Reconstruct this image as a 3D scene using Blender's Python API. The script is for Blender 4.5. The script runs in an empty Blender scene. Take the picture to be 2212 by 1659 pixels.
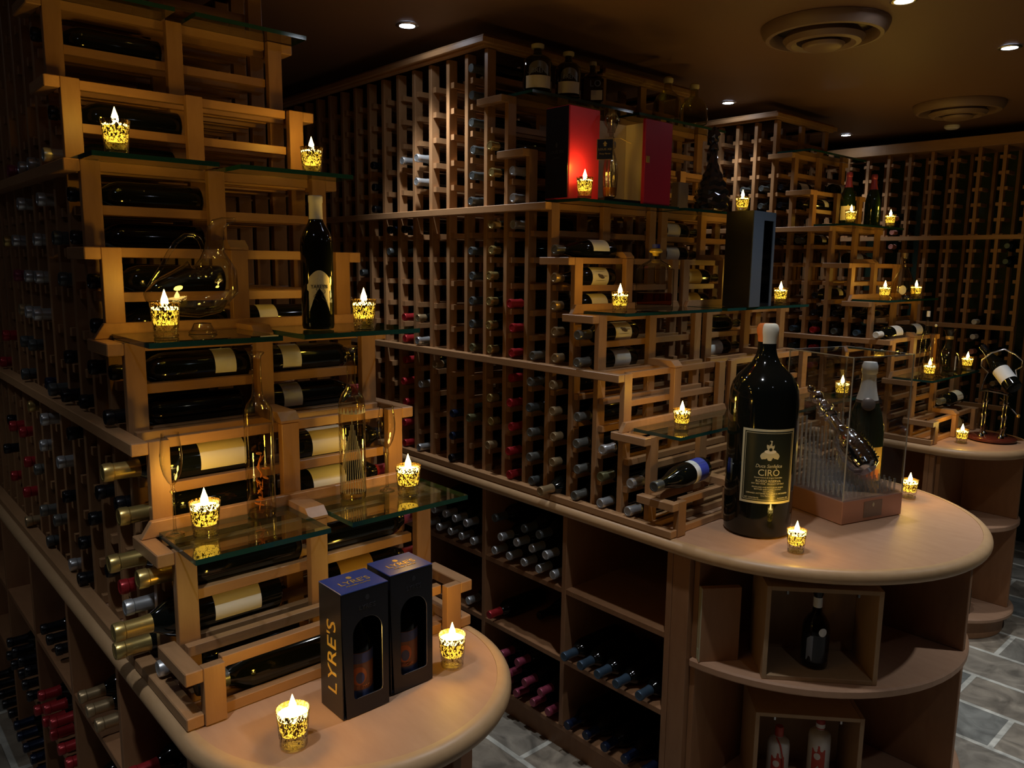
import bpy, bmesh, math, random
from mathutils import Vector, Matrix
random.seed(7)
C = bpy.context.scene.collection
SC = bpy.context.scene
PI = math.pi

# ------------------------------------------------------------------ camera
cam_d = bpy.data.cameras.new('camera'); cam = bpy.data.objects.new('camera', cam_d); C.objects.link(cam)
cam_d.sensor_fit = 'HORIZONTAL'; cam_d.sensor_width = 36.0
cam_d.lens = 1687.936 * 36.0 / 2212.0
cam_d.clip_start = 0.02; cam_d.clip_end = 60
_a, _p, _r = math.radians(47.79), math.radians(-8.725), math.radians(0.686)
F = Vector((-math.sin(_a), math.cos(_a), 0)); R = Vector((math.cos(_a), math.sin(_a), 0)); U = Vector((0, 0, 1))
F2 = F * math.cos(_p) + U * math.sin(_p); U2 = U * math.cos(_p) - F * math.sin(_p)
R3 = R * math.cos(_r) + U2 * math.sin(_r); U3 = U2 * math.cos(_r) - R * math.sin(_r)
cam.matrix_world = Matrix(((R3.x, U3.x, -F2.x, 1.4), (R3.y, U3.y, -F2.y, -0.4949), (R3.z, U3.z, -F2.z, 0.8778), (0, 0, 0, 1)))
SC.camera = cam

# ------------------------------------------------------------------ world, exposure
w = bpy.data.worlds.new('world'); SC.world = w; w.use_nodes = True
w.node_tree.nodes['Background'].inputs[0].default_value = (0.004, 0.004, 0.005, 1)
w.node_tree.nodes['Background'].inputs[1].default_value = 0.3
SC.view_settings.view_transform = 'Standard'; SC.view_settings.look = 'None'
SC.view_settings.gamma = 1.0; SC.view_settings.use_curve_mapping = False
SC.view_settings.exposure = 0.0
SC.cycles.transparent_max_bounces = 24
CEIL, FLOOR = 1.80, -0.995
SPOT_W, CANDLE_W = 46.0, 0.60
# recessed ceiling spots: (x, y, strength, label)
SPOTS = [(-1.28, 1.36, .95, 'small bright ceiling spotlight above the gap between left and centre racks'),
         (-1.21, 3.50, .40, 'ceiling spotlight just right of the yellow bottles on top of the centre rack'),
         (-1.24, 5.02, .40, 'farthest ceiling spotlight, above the far right stepped rack'),
         (0.237, 3.34, 1.0, 'ceiling spotlight at the right edge, beyond the big round vent'),
         (0.17, 2.43, 0.7, 'ceiling spotlight touching the rim of the big round vent'),
         (0.26, 1.15, 1.0, 'ceiling spotlight over the aisle before the centre counter'),
         (0.42, -0.45, 1.0, 'ceiling spotlight over the left counter'),
         (1.45, 2.95, 1.7, 'ceiling spotlight over the open floor right of the centre counter'),
         (1.75, 0.9, 0.8, 'ceiling spotlight over the floor in front of the counters'),
         (-1.15, -.95, .36, 'ceiling spotlight over the left aisle beside the nearest rack')]

# ------------------------------------------------------------------ materials
def newmat(name):
    m = bpy.data.materials.new(name); m.use_nodes = True
    nt = m.node_tree
    return m, nt, nt.nodes['Principled BSDF']
def simple(name, col, rough=0.5, metal=0.0, spec=0.5, emit=None, estr=0.0, coat=0.0):
    m, nt, b = newmat(name)
    b.inputs['Base Color'].default_value = (*col, 1); b.inputs['Roughness'].default_value = rough
    b.inputs['Metallic'].default_value = metal; b.inputs['Specular IOR Level'].default_value = spec
    b.inputs['Coat Weight'].default_value = coat
    if emit: b.inputs['Emission Color'].default_value = (*emit, 1); b.inputs['Emission Strength'].default_value = estr
    return m
def wood(name, c1, c2, scale=(3, 3, 30), rough=0.45, bump=0.05, spec=0.4):
    m, nt, b = newmat(name); N = nt.nodes; L = nt.links
    tc = N.new('ShaderNodeTexCoord'); mp = N.new('ShaderNodeMapping'); mp.inputs['Scale'].default_value = scale
    n1 = N.new('ShaderNodeTexNoise'); n1.inputs['Scale'].default_value = 4; n1.inputs['Detail'].default_value = 6; n1.inputs['Roughness'].default_value = .6
    n2 = N.new('ShaderNodeTexNoise'); n2.inputs['Scale'].default_value = 1.3; n2.inputs['Detail'].default_value = 2
    oi = N.new('ShaderNodeObjectInfo')
    ad = N.new('ShaderNodeVectorMath'); ad.operation = 'ADD'
    sc = N.new('ShaderNodeVectorMath'); sc.operation = 'SCALE'; sc.inputs['Scale'].default_value = 7
    L.new(oi.outputs['Location'], sc.inputs[0])
    L.new(tc.outputs['Object'], ad.inputs[0]); L.new(sc.outputs[0], ad.inputs[1])
    L.new(ad.outputs[0], mp.inputs[0]); L.new(mp.outputs[0], n1.inputs[0]); L.new(ad.outputs[0], n2.inputs[0])
    mx = N.new('ShaderNodeMix'); mx.data_type = 'RGBA'
    L.new(n1.outputs[0], mx.inputs[0]); mx.inputs[6].default_value = (*c1, 1); mx.inputs[7].default_value = (*c2, 1)
    hs = N.new('ShaderNodeHueSaturation'); mr = N.new('ShaderNodeMapRange')
    mr.inputs[3].default_value = .72; mr.inputs[4].default_value = 1.22
    av = N.new('ShaderNodeMath'); av.operation = 'MULTIPLY_ADD'; av.inputs[1].default_value = .6
    mu = N.new('ShaderNodeMath'); mu.operation = 'MULTIPLY'; mu.inputs[1].default_value = .4
    L.new(oi.outputs['Random'], mu.inputs[0]); L.new(n2.outputs[0], av.inputs[0]); L.new(mu.outputs[0], av.inputs[2])
    L.new(av.outputs[0], mr.inputs[0]); L.new(mr.outputs[0], hs.inputs['Value']); L.new(mx.outputs[2], hs.inputs['Color'])
    L.new(hs.outputs[0], b.inputs['Base Color'])
    b.inputs['Roughness'].default_value = rough; b.inputs['Specular IOR Level'].default_value = spec
    bp = N.new('ShaderNodeBump'); bp.inputs['Strength'].default_value = bump; bp.inputs['Distance'].default_value = .01
    L.new(n1.outputs[0], bp.inputs['Height']); L.new(bp.outputs[0], b.inputs['Normal'])
    return m
def thinglass(name, tint=(1, 1, 1), ior=1.45, rough=0.0, edge=0.12, edgecol=(.55, .6, .58)):
    """thin-walled clear glass: straight-through transmission plus Fresnel reflection and a greyer rim where the wall is seen edge-on"""
    m, nt, b = newmat(name); N = nt.nodes; L = nt.links; N.remove(b)
    out = [n for n in N if n.type == 'OUTPUT_MATERIAL'][0]
    tr = N.new('ShaderNodeBsdfTransparent')
    gl = N.new('ShaderNodeBsdfGlossy'); gl.inputs['Roughness'].default_value = rough
    lw = N.new('ShaderNodeLayerWeight'); lw.inputs['Blend'].default_value = .5
    rp = N.new('ShaderNodeMix'); rp.data_type = 'RGBA'
    pw = N.new('ShaderNodeMath'); pw.operation = 'POWER'; pw.inputs[1].default_value = 2.2
    L.new(lw.outputs['Facing'], pw.inputs[0]); L.new(pw.outputs[0], rp.inputs[0])
    rp.inputs[6].default_value = (*tint, 1); rp.inputs[7].default_value = (*[t * e for t, e in zip(tint, edgecol)], 1)
    L.new(rp.outputs[2], tr.inputs[0])
    p5 = N.new('ShaderNodeMath'); p5.operation = 'POWER'; p5.inputs[1].default_value = 2.8
    L.new(lw.outputs['Facing'], p5.inputs[0])
    ml = N.new('ShaderNodeMath'); ml.operation = 'MULTIPLY_ADD'; ml.use_clamp = True; ml.inputs[1].default_value = .95; ml.inputs[2].default_value = .035 + edge * .07
    L.new(p5.outputs[0], ml.inputs[0])
    mx = N.new('ShaderNodeMixShader'); L.new(ml.outputs[0], mx.inputs[0]); L.new(tr.outputs[0], mx.inputs[1]); L.new(gl.outputs[0], mx.inputs[2])
    L.new(mx.outputs[0], out.inputs[0])
    return m
def emission(name, col, s):
    m, nt, b = newmat(name); N = nt.nodes; N.remove(b)
    e = N.new('ShaderNodeEmission'); e.inputs[0].default_value = (*col, 1); e.inputs[1].default_value = s
    nt.links.new(e.outputs[0], [n for n in N if n.type == 'OUTPUT_MATERIAL'][0].inputs[0])
    return m
def cupmat():
    """votive glass: clear below, mottled brown-gold mercury flecks above"""
    m, nt, b = newmat('mottled_votive_glass'); N = nt.nodes; L = nt.links
    out = [n for n in N if n.type == 'OUTPUT_MATERIAL'][0]
    tc = N.new('ShaderNodeTexCoord'); mp = N.new('ShaderNodeMapping'); mp.inputs['Scale'].default_value = (1, 1, .6)
    oi = N.new('ShaderNodeObjectInfo'); ad = N.new('ShaderNodeVectorMath')
    L.new(tc.outputs['Object'], ad.inputs[0]); L.new(oi.outputs['Location'], ad.inputs[1]); L.new(ad.outputs[0], mp.inputs[0])
    n = N.new('ShaderNodeTexNoise'); n.inputs['Scale'].default_value = 260; n.inputs['Detail'].default_value = 2.5; n.inputs['Distortion'].default_value = 1.2
    L.new(mp.outputs[0], n.inputs[0])
    sp = N.new('ShaderNodeSeparateXYZ'); L.new(tc.outputs['Object'], sp.inputs[0])
    zr = N.new('ShaderNodeMapRange'); zr.inputs[1].default_value = .008; zr.inputs[2].default_value = .045; zr.inputs[3].default_value = -.13; zr.inputs[4].default_value = -.005
    L.new(sp.outputs[2], zr.inputs[0])
    a = N.new('ShaderNodeMath'); L.new(n.outputs[0], a.inputs[0]); L.new(zr.outputs[0], a.inputs[1])
    rp = N.new('ShaderNodeMapRange'); rp.inputs[1].default_value = .49; rp.inputs[2].default_value = .53; L.new(a.outputs[0], rp.inputs[0])
    b.inputs['Base Color'].default_value = (.16, .09, .02, 1); b.inputs['Metallic'].default_value = .7; b.inputs['Roughness'].default_value = .3
    tr = N.new('ShaderNodeBsdfTransparent'); gl = N.new('ShaderNodeBsdfGlossy'); gl.inputs['Roughness'].default_value = .02
    fl = N.new('ShaderNodeLayerWeight'); fr = N.new('ShaderNodeMath'); fr.operation = 'MULTIPLY_ADD'; fr.inputs[1].default_value = .35; fr.inputs[2].default_value = .02
    L.new(fl.outputs['Facing'], fr.inputs[0])
    m1 = N.new('ShaderNodeMixShader'); L.new(fr.outputs[0], m1.inputs[0]); L.new(tr.outputs[0], m1.inputs[1]); L.new(gl.outputs[0], m1.inputs[2])
    m2 = N.new('ShaderNodeMixShader'); L.new(rp.outputs[0], m2.inputs[0]); L.new(m1.outputs[0], m2.inputs[1]); L.new(b.outputs[0], m2.inputs[2])
    L.new(m2.outputs[0], out.inputs[0])
    return m
def slate():
    m, nt, b = newmat('slate_floor'); N = nt.nodes; L = nt.links
    tc = N.new('ShaderNodeTexCoord'); mp = N.new('ShaderNodeMapping'); mp.inputs['Location'].default_value = (.13, .07, 0)
    L.new(tc.outputs['Object'], mp.inputs[0])
    br = N.new('ShaderNodeTexBrick'); br.offset = .5; br.inputs['Scale'].default_value = 1
    br.inputs['Brick Width'].default_value = .47; br.inputs['Row Height'].default_value = .29; br.inputs['Mortar Size'].default_value = .013
    br.inputs['Mortar Smooth'].default_value = .25; br.inputs['Bias'].default_value = 0
    br.inputs['Color1'].default_value = (.19, .20, .185, 1); br.inputs['Color2'].default_value = (.33, .27, .20, 1); br.inputs['Mortar'].default_value = (.62, .60, .52, 1)
    L.new(mp.outputs[0], br.inputs[0])
    n = N.new('ShaderNodeTexNoise'); n.inputs['Scale'].default_value = 7; n.inputs['Detail'].default_value = 8; n.inputs['Distortion'].default_value = 1.5
    L.new(tc.outputs['Object'], n.inputs[0])
    mr = N.new('ShaderNodeMapRange'); mr.inputs[1].default_value = .3; mr.inputs[2].default_value = .7; mr.inputs[3].default_value = .5; mr.inputs[4].default_value = 1.5; L.new(n.outputs[0], mr.inputs[0])
    hs = N.new('ShaderNodeHueSaturation'); L.new(mr.outputs[0], hs.inputs['Value']); L.new(br.outputs[0], hs.inputs['Color'])
    L.new(hs.outputs[0], b.inputs['Base Color']); b.inputs['Roughness'].default_value = .5
    bp = N.new('ShaderNodeBump'); bp.inputs['Strength'].default_value = .5; bp.inputs['Distance'].default_value = .02
    ml = N.new('ShaderNodeMath'); ml.operation = 'SUBTRACT'; L.new(n.outputs[0], ml.inputs[0]); L.new(br.outputs['Fac'], ml.inputs[1])
    L.new(ml.outputs[0], bp.inputs['Height']); L.new(bp.outputs[0], b.inputs['Normal'])
    return m
M = {}
M['rack'] = wood('rack_redwood', (.27, .135, .058), (.43, .235, .108), (14, 14, 2.2), .42)
M['rail'] = wood('rail_redwood', (.29, .145, .062), (.45, .245, .112), (14, 2.2, 14), .42)
M['ledge'] = wood('ledge_redwood', (.31, .16, .07), (.48, .27, .13), (2.2, 14, 14), .4)
M['cab'] = wood('cabinet_redwood', (.24, .11, .048), (.37, .185, .085), (9, 9, 2), .5)
M['top'] = wood('counter_redwood', (.40, .22, .13), (.52, .31, .19), (2.5, 9, 9), .5, .05, .3)
M['nose'] = wood('nosing_oak', (.42, .25, .12), (.56, .36, .19), (5, 5, 12), .42)
M['crate'] = wood('crate_pine', (.36, .22, .11), (.48, .31, .17), (9, 9, 2), .55)
M['bottle'] = simple('dark_bottle_glass', (.004, .005, .004), .07, 0, .5)
M['bottle_g'] = simple('green_bottle_glass', (.006, .014, .006), .07, 0, .5)
CAPS = {'gold': ((.62, .46, .16), .3, .8), 'silver': ((.62, .64, .66), .32, .75), 'red': ((.42, .025, .03), .3, .35), 'black': ((.010, .010, .013), .25, .2),
        'tan': ((.42, .30, .16), .35, .6), 'grey': ((.20, .20, .18), .35, .6), 'olive': ((.16, .15, .07), .35, .5), 'navy': ((.012, .02, .05), .25, .3),
        'blue': ((.06, .10, .15), .35, .5), 'plum': ((.30, .05, .09), .35, .3), 'white': ((.75, .73, .68), .5, 0), 'slate': ((.10, .11, .11), .35, .5), 'pink': ((.6, .25, .2), .45, .2)}
for k, (c, r_, me) in CAPS.items(): M['cap_' + k] = simple(k + '_foil', c, r_, me)
M['paper'] = simple('cream_label_paper', (.72, .66, .52), .6)
M['paperw'] = simple('white_label_paper', (.80, .80, .78), .6)
M['papery'] = simple('ochre_label_paper', (.55, .36, .10), .6)
M['ink'] = simple('label_ink', (.02, .018, .015), .6)
M['blue_label'] = simple('blue_label_paper', (.05, .07, .42), .5)
M['glass'] = thinglass('shelf_glass', (.94, .975, .955), edge=.2, edgecol=(.5, .7, .64))
M['gedge'] = simple('glass_edge', (.012, .055, .048), .08, 0, .6)
M['clear'] = thinglass('clear_glass', (.93, .93, .91), edge=.5, edgecol=(.30, .31, .30))
M['amberglass'] = thinglass('amber_clear_glass', (.93, .87, .72), edge=.5, edgecol=(.32, .28, .18))
M['acrylic'] = thinglass('clear_acrylic', (.95, .96, .97), edge=.1, edgecol=(.7, .72, .75))
M['cup'] = cupmat()
M['flame'] = emission('flame_glow', (1.0, .72, .2), 26)
M['wax'] = emission('candle_glow', (1.0, .56, .04), 1.9)
M['waxtop'] = emission('candle_top_glow', (1.0, .68, .16), 14)
M['lens'] = emission('spot_lens', (.80, .88, 1.0), 60)
M['metal'] = simple('brushed_nickel', (.55, .55, .56), .25, 1.0)
M['chrome'] = simple('chrome', (.86, .89, .95), .09, 1.0)
M['pewter'] = simple('dark_silver', (.30, .29, .28), .16, 1.0)
M['blackpl'] = simple('black_lacquer', (.008, .008, .010), .22)
M['vent'] = simple('vent_paint', (.20, .13, .09), .45)
M['ceil'] = simple('ceiling_paint', (.16, .085, .048), .55)
M['wallg'] = simple('green_wall_paint', (.012, .035, .02), .6)
M['wallb'] = simple('dark_wall_paint', (.05, .03, .022), .7)
M['floor'] = slate()
M['redbox'] = simple('crimson_box', (.42, .018, .05), .38)
M['cream'] = simple('cream_satin', (.70, .58, .38), .5)
M['cardblk'] = simple('black_card', (.010, .010, .016), .26)
M['cardblue'] = simple('blue_card', (.016, .04, .20), .3)
M['goldfoil'] = simple('gold_foil', (.72, .48, .13), .3, .6)
M['greyfoil'] = simple('grey_emboss', (.06, .06, .07), .3, .4)
M['bluegrey'] = simple('slate_blue_board', (.06, .085, .12), .5)
M['copper'] = simple('copper_lacquer', (.42, .22, .15), .34, .35)
M['plaque'] = simple('plaque_metal', (.20, .15, .12), .35, .5)
M['amber'] = simple('whisky', (.30, .12, .015), .1)
M['yliq'] = thinglass('yellow_spirit_glass', (.86, .82, .45), edge=.3, edgecol=(.4, .35, .15))
M['rumglass'] = thinglass('smoky_glass', (.22, .17, .14), edge=.2, edgecol=(.4, .4, .4))
M['whitecer'] = simple('white_ceramic', (.62, .59, .54), .3)
M['redprint'] = simple('red_print', (.45, .05, .03), .45)
M['mahog'] = simple('mahogany_gloss', (.10, .02, .012), .12, 0, .6)
M['darklab'] = simple('dark_green_label', (.014, .018, .012), .35)
M['creamfr'] = simple('label_cream_gold', (.52, .47, .30), .4)
M['orange'] = simple('orange_label', (.62, .17, .04), .5)
M['copperart'] = simple('copper_print', (.30, .12, .05), .4)
M['acrylic_highlight'] = simple('acrylic_highlight', (.42, .42, .40), .25)  # pale grey colour stands in for highlights along the acrylic edges
M['rod'] = simple('acrylic_rod', (.50, .52, .55), .12, 0, .9); M['rod'].node_tree.nodes['Principled BSDF'].inputs['Alpha'].default_value = .42
M['crystal'] = thinglass('cut_crystal', (.80, .79, .77), edge=1.6, edgecol=(.3, .3, .3))
M['darkcrystal'] = simple('black_crystal', (.10, .10, .12), .05, .75, 1.0)
M['whiskyliq'] = thinglass('whisky_liquor', (.62, .30, .06), edge=.3, edgecol=(.5, .4, .3))
M['goldpl'] = simple('yellow_stopper', (.6, .42, .05), .35)
M['bluetop'] = simple('blue_stopper', (.03, .04, .3), .35)
M['frost'] = simple('frosted_engraving', (.5, .48, .42), .7)
M['bluegrey2'] = simple('pale_blue_print', (.22, .26, .36), .5)
M['papergreen'] = simple('pale_green_sticker', (.5, .52, .36), .6)
M['wired'] = simple('wire_silver', (.7, .7, .7), .2, 1.0)
M['bluepr'] = simple('blue_print', (.07, .10, .25), .4)
M['fruit'] = simple('orange_peel', (.6, .2, .03), .6)

# ------------------------------------------------------------------ mesh helpers
class MB:
    def __init__(s): s.v = []; s.f = []
    def box(s, x0, x1, y0, y1, z0, z1):
        b = len(s.v)
        s.v += [(x0, y0, z0), (x1, y0, z0), (x1, y1, z0), (x0, y1, z0), (x0, y0, z1), (x1, y0, z1), (x1, y1, z1), (x0, y1, z1)]
        s.f += [tuple(b + i for i in q) for q in ((3, 2, 1, 0), (4, 5, 6, 7), (0, 1, 5, 4), (1, 2, 6, 5), (2, 3, 7, 6), (3, 0, 4, 7))]
        return s
    def prism(s, poly, z0, z1, M4=None):
        b = len(s.v); n = len(poly)
        P = [(x, y, z0) for x, y in poly] + [(x, y, z1) for x, y in poly]
        if M4 is not None: P = [tuple(M4 @ Vector(p)) for p in P]
        s.v += P
        s.f += [tuple(b + i for i in reversed(range(n))), tuple(b + n + i for i in range(n))]
        s.f += [(b + i, b + (i + 1) % n, b + n + (i + 1) % n, b + n + i) for i in range(n)]
        return s
    def lathe(s, prof, seg=24, M4=None, a0=0.0, a1=2 * PI, squash=1.0):
        b = len(s.v); full = abs(a1 - a0 - 2 * PI) < 1e-6; n = seg if full else seg + 1
        rows = []
        for r, z in prof:
            if r < 1e-6:
                rows.append([len(s.v)]); P = [(0, 0, z)]
            else:
                P = [(r * math.cos(a0 + (a1 - a0) * i / seg), squash * r * math.sin(a0 + (a1 - a0) * i / seg), z) for i in range(n)]
                rows.append(list(range(len(s.v), len(s.v) + n)))
            if M4 is not None: P = [tuple(M4 @ Vector(p)) for p in P]
            s.v += P
        for A, B in zip(rows, rows[1:]):
            for i in range(seg):
                j = (i + 1) % n if full else i + 1
                if len(A) == 1 and len(B) == 1: continue
                if len(A) == 1: s.f.append((A[0], B[j], B[i]))
                elif len(B) == 1: s.f.append((A[i], A[j], B[0]))
                else: s.f.append((A[i], A[j], B[j], B[i]))
        return s
    def tube(s, pts, r, seg=10, cap=True):
        pts = [Vector(p) for p in pts]; n = len(pts); rr = r if isinstance(r, (list, tuple)) else [r] * n
        b = len(s.v); prev = None
        for i, p in enumerate(pts):
            t = (pts[min(i + 1, n - 1)] - pts[max(i - 1, 0)]).normalized()
            if prev is None: u = t.orthogonal().normalized()
            else: u = (prev - t * prev.dot(t)).normalized()
            prev = u; v = t.cross(u)
            for k in range(seg):
                a = 2 * PI * k / seg; s.v.append(tuple(p + (u * math.cos(a) + v * math.sin(a)) * rr[i]))
        for i in range(n - 1):
            for k in range(seg):
                j = (k + 1) % seg
                s.f.append((b + i * seg + k, b + i * seg + j, b + (i + 1) * seg + j, b + (i + 1) * seg + k))
        if cap:
            s.f.append(tuple(b + k for k in reversed(range(seg)))); s.f.append(tuple(b + (n - 1) * seg + k for k in range(seg)))
        return s
    def mesh(s, name, smooth=False, bevel=0):
        me = bpy.data.meshes.new(name); me.from_pydata(s.v, [], s.f); me.update()
        if bevel:
            bm = bmesh.new(); bm.from_mesh(me)
            es = [e for e in bm.edges if e.is_manifold and e.calc_face_angle(0) > .6]
            bmesh.ops.bevel(bm, geom=es, offset=bevel, segments=1, affect='EDGES'); bm.to_mesh(me); bm.free()
        if smooth:
            me.polygons.foreach_set('use_smooth', [True] * len(me.polygons)); me.set_sharp_from_angle(angle=math.radians(38))
        return me
def ob(name, me, mat=None, parent=None, loc=None):
    if mat is not None and not me.materials: me.materials.append(M[mat] if isinstance(mat, str) else mat)
    o = bpy.data.objects.new(name, me); C.objects.link(o)
    if parent is not None: o.parent = parent
    if loc is not None: o.location = loc
    return o
def tag(o, label, cat, group=None, kind=None):
    if label: o['label'] = label
    if cat: o['category'] = cat
    if group: o['group'] = group
    if kind: o['kind'] = kind
    return o
def empty(name, loc, label, cat, group=None, rz=0):
    o = bpy.data.objects.new(name, None); C.objects.link(o); o.empty_display_size = .05
    o.location = loc; o.rotation_euler = (0, 0, rz)
    return tag(o, label, cat, group)
def struct(name, me, mat):
    o = ob(name, me, mat); o['kind'] = 'structure'; return o
def textmesh(s, size, extr=.0004):
    cu = bpy.data.curves.new('lettering', 'FONT'); cu.body = s; cu.size = size; cu.align_x = 'CENTER'; cu.align_y = 'CENTER'; cu.extrude = extr; cu.resolution_u = 3
    o = bpy.data.objects.new('lettering', cu); me = bpy.data.meshes.new_from_object(o)
    bpy.data.objects.remove(o); bpy.data.curves.remove(cu); me.materials.clear()
    return me
def text(s, size, M4, mat, parent, name='lettering', bend=None, sx=1.0, shear=0.0):
    """M4 places the text plane (x right, y up, z out); bend = cylinder radius about the parent's z axis"""
    me = textmesh(s, size)
    for v in me.vertices:
        x, y, z = v.co; x = x * sx + y * shear
        if bend:
            ang, yy, zz = x / bend, y, bend + z
            v.co = M4 @ Vector((zz * math.cos(ang), zz * math.sin(ang), yy))
        else: v.co = M4 @ Vector((x, y, z))
    return ob(name, me, mat, parent)
def face_mx(origin, right, up):
    r_, u_ = Vector(right).normalized(), Vector(up).normalized(); n_ = r_.cross(u_)
    return Matrix(((r_.x, u_.x, n_.x, origin[0]), (r_.y, u_.y, n_.y, origin[1]), (r_.z, u_.z, n_.z, origin[2]), (0, 0, 0, 1)))
ORD = ['first', 'second', 'third', 'fourth', 'fifth', 'sixth', 'seventh', 'eighth', 'ninth', 'tenth', 'eleventh', 'twelfth', 'thirteenth', 'fourteenth', 'fifteenth', 'sixteenth',
       'seventeenth', 'eighteenth', 'nineteenth', 'twentieth', 'twenty-first', 'twenty-second', 'twenty-third', 'twenty-fourth']
# ------------------------------------------------------------------ the room
XB, XF, YL, YR = -3.45, 3.4, -2.2, 5.66
struct('floor', MB().box(XB, XF, YL, YR, FLOOR - .1, FLOOR).mesh('floor'), 'floor')
struct('ceiling', MB().box(XB, XF, YL, YR, CEIL, CEIL + .1).mesh('ceiling'), 'ceil')
struct('wall_back', MB().box(XB - .1, XB, YL, YR, FLOOR, CEIL).mesh('wall'), 'wallb')
struct('wall_front', MB().box(XF, XF + .1, YL, YR, FLOOR, CEIL).mesh('wall'), 'wallb')
struct('wall_left', MB().box(XB, XF, YL - .1, YL, FLOOR, CEIL).mesh('wall'), 'wallb')
struct('wall_right', MB().box(XB, XF, YR, YR + .1, FLOOR, CEIL).mesh('wall'), 'wallg')

# ceiling fittings
RING = MB().lathe([(.040, -.001), (.046, -.006), (.040, -.009), (.031, -.008), (.030, -.001)], 28).mesh('trim_ring', True)
LENS = MB().lathe([(0, -.0045), (.029, -.0045), (.029, -.0015), (0, -.0015)], 24).mesh('lens')
for x, y, s, lab in SPOTS:
    t = empty('ceiling_spotlight', (x, y, CEIL), lab, 'ceiling light', 'recessed ceiling spotlights')
    ob('trim_ring', RING, 'metal', t); ob('lens', LENS, 'lens', t)
    ld = bpy.data.lights.new('spot_beam', 'SPOT'); ld.energy = SPOT_W * s; ld.color = (.92, .96, 1.0)
    ld.spot_size = math.radians(94 if x < -1 else 86); ld.spot_blend = .9; ld.shadow_soft_size = .03
    l = bpy.data.objects.new('spot_beam', ld); C.objects.link(l); l.parent = t; l.location = (0, 0, -.02)
def vent(x, y, R0, label):
    t = empty('ceiling_vent', (x, y, CEIL), label, 'air vent', 'round ceiling air vents')
    ob('outer_ring', MB().lathe([(R0 * .79, -.002), (R0 * .80, -.030), (R0 * .85, -.046), (R0 * .91, -.044), (R0 * .97, -.026), (R0, -.008), (R0, -.001)], 64).mesh('r', True), 'vent', t)
    ob('middle_cone', MB().lathe([(R0 * .40, -.020), (R0 * .42, -.058), (R0 * .50, -.070), (R0 * .58, -.066), (R0 * .64, -.048), (R0 * .635, -.044), (R0 * .55, -.02)], 64).mesh('r', True), 'vent', t)
    ob('centre_disc', MB().lathe([(0, -.084), (R0 * .26, -.084), (R0 * .31, -.078), (R0 * .335, -.068), (R0 * .30, -.06), (R0 * .1, -.02), (0, -.02)], 64).mesh('r', True), 'vent', t)
    ob('throat', MB().lathe([(0, -.002), (R0 * .8, -.002), (R0 * .8, -.0005), (0, -.0005)], 40).mesh('r'), 'blackpl', t)
vent(-.165, 2.53, .235, 'big round ceiling vent with stepped rings near the top of the photo')
vent(-.33, 4.46, .235, 'round ceiling vent seen edge-on above the far right rack')
t = tag(ob('smoke_detector', MB().lathe([(0, -.022), (.034, -.022), (.046, -.012), (.046, -.0005), (0, -.0005)], 32).mesh('smoke_detector', True), 'paperw', None, (-.60, 5.15, CEIL)),
        'small flat white disc on the ceiling near the far wall', 'smoke detector')

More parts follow.
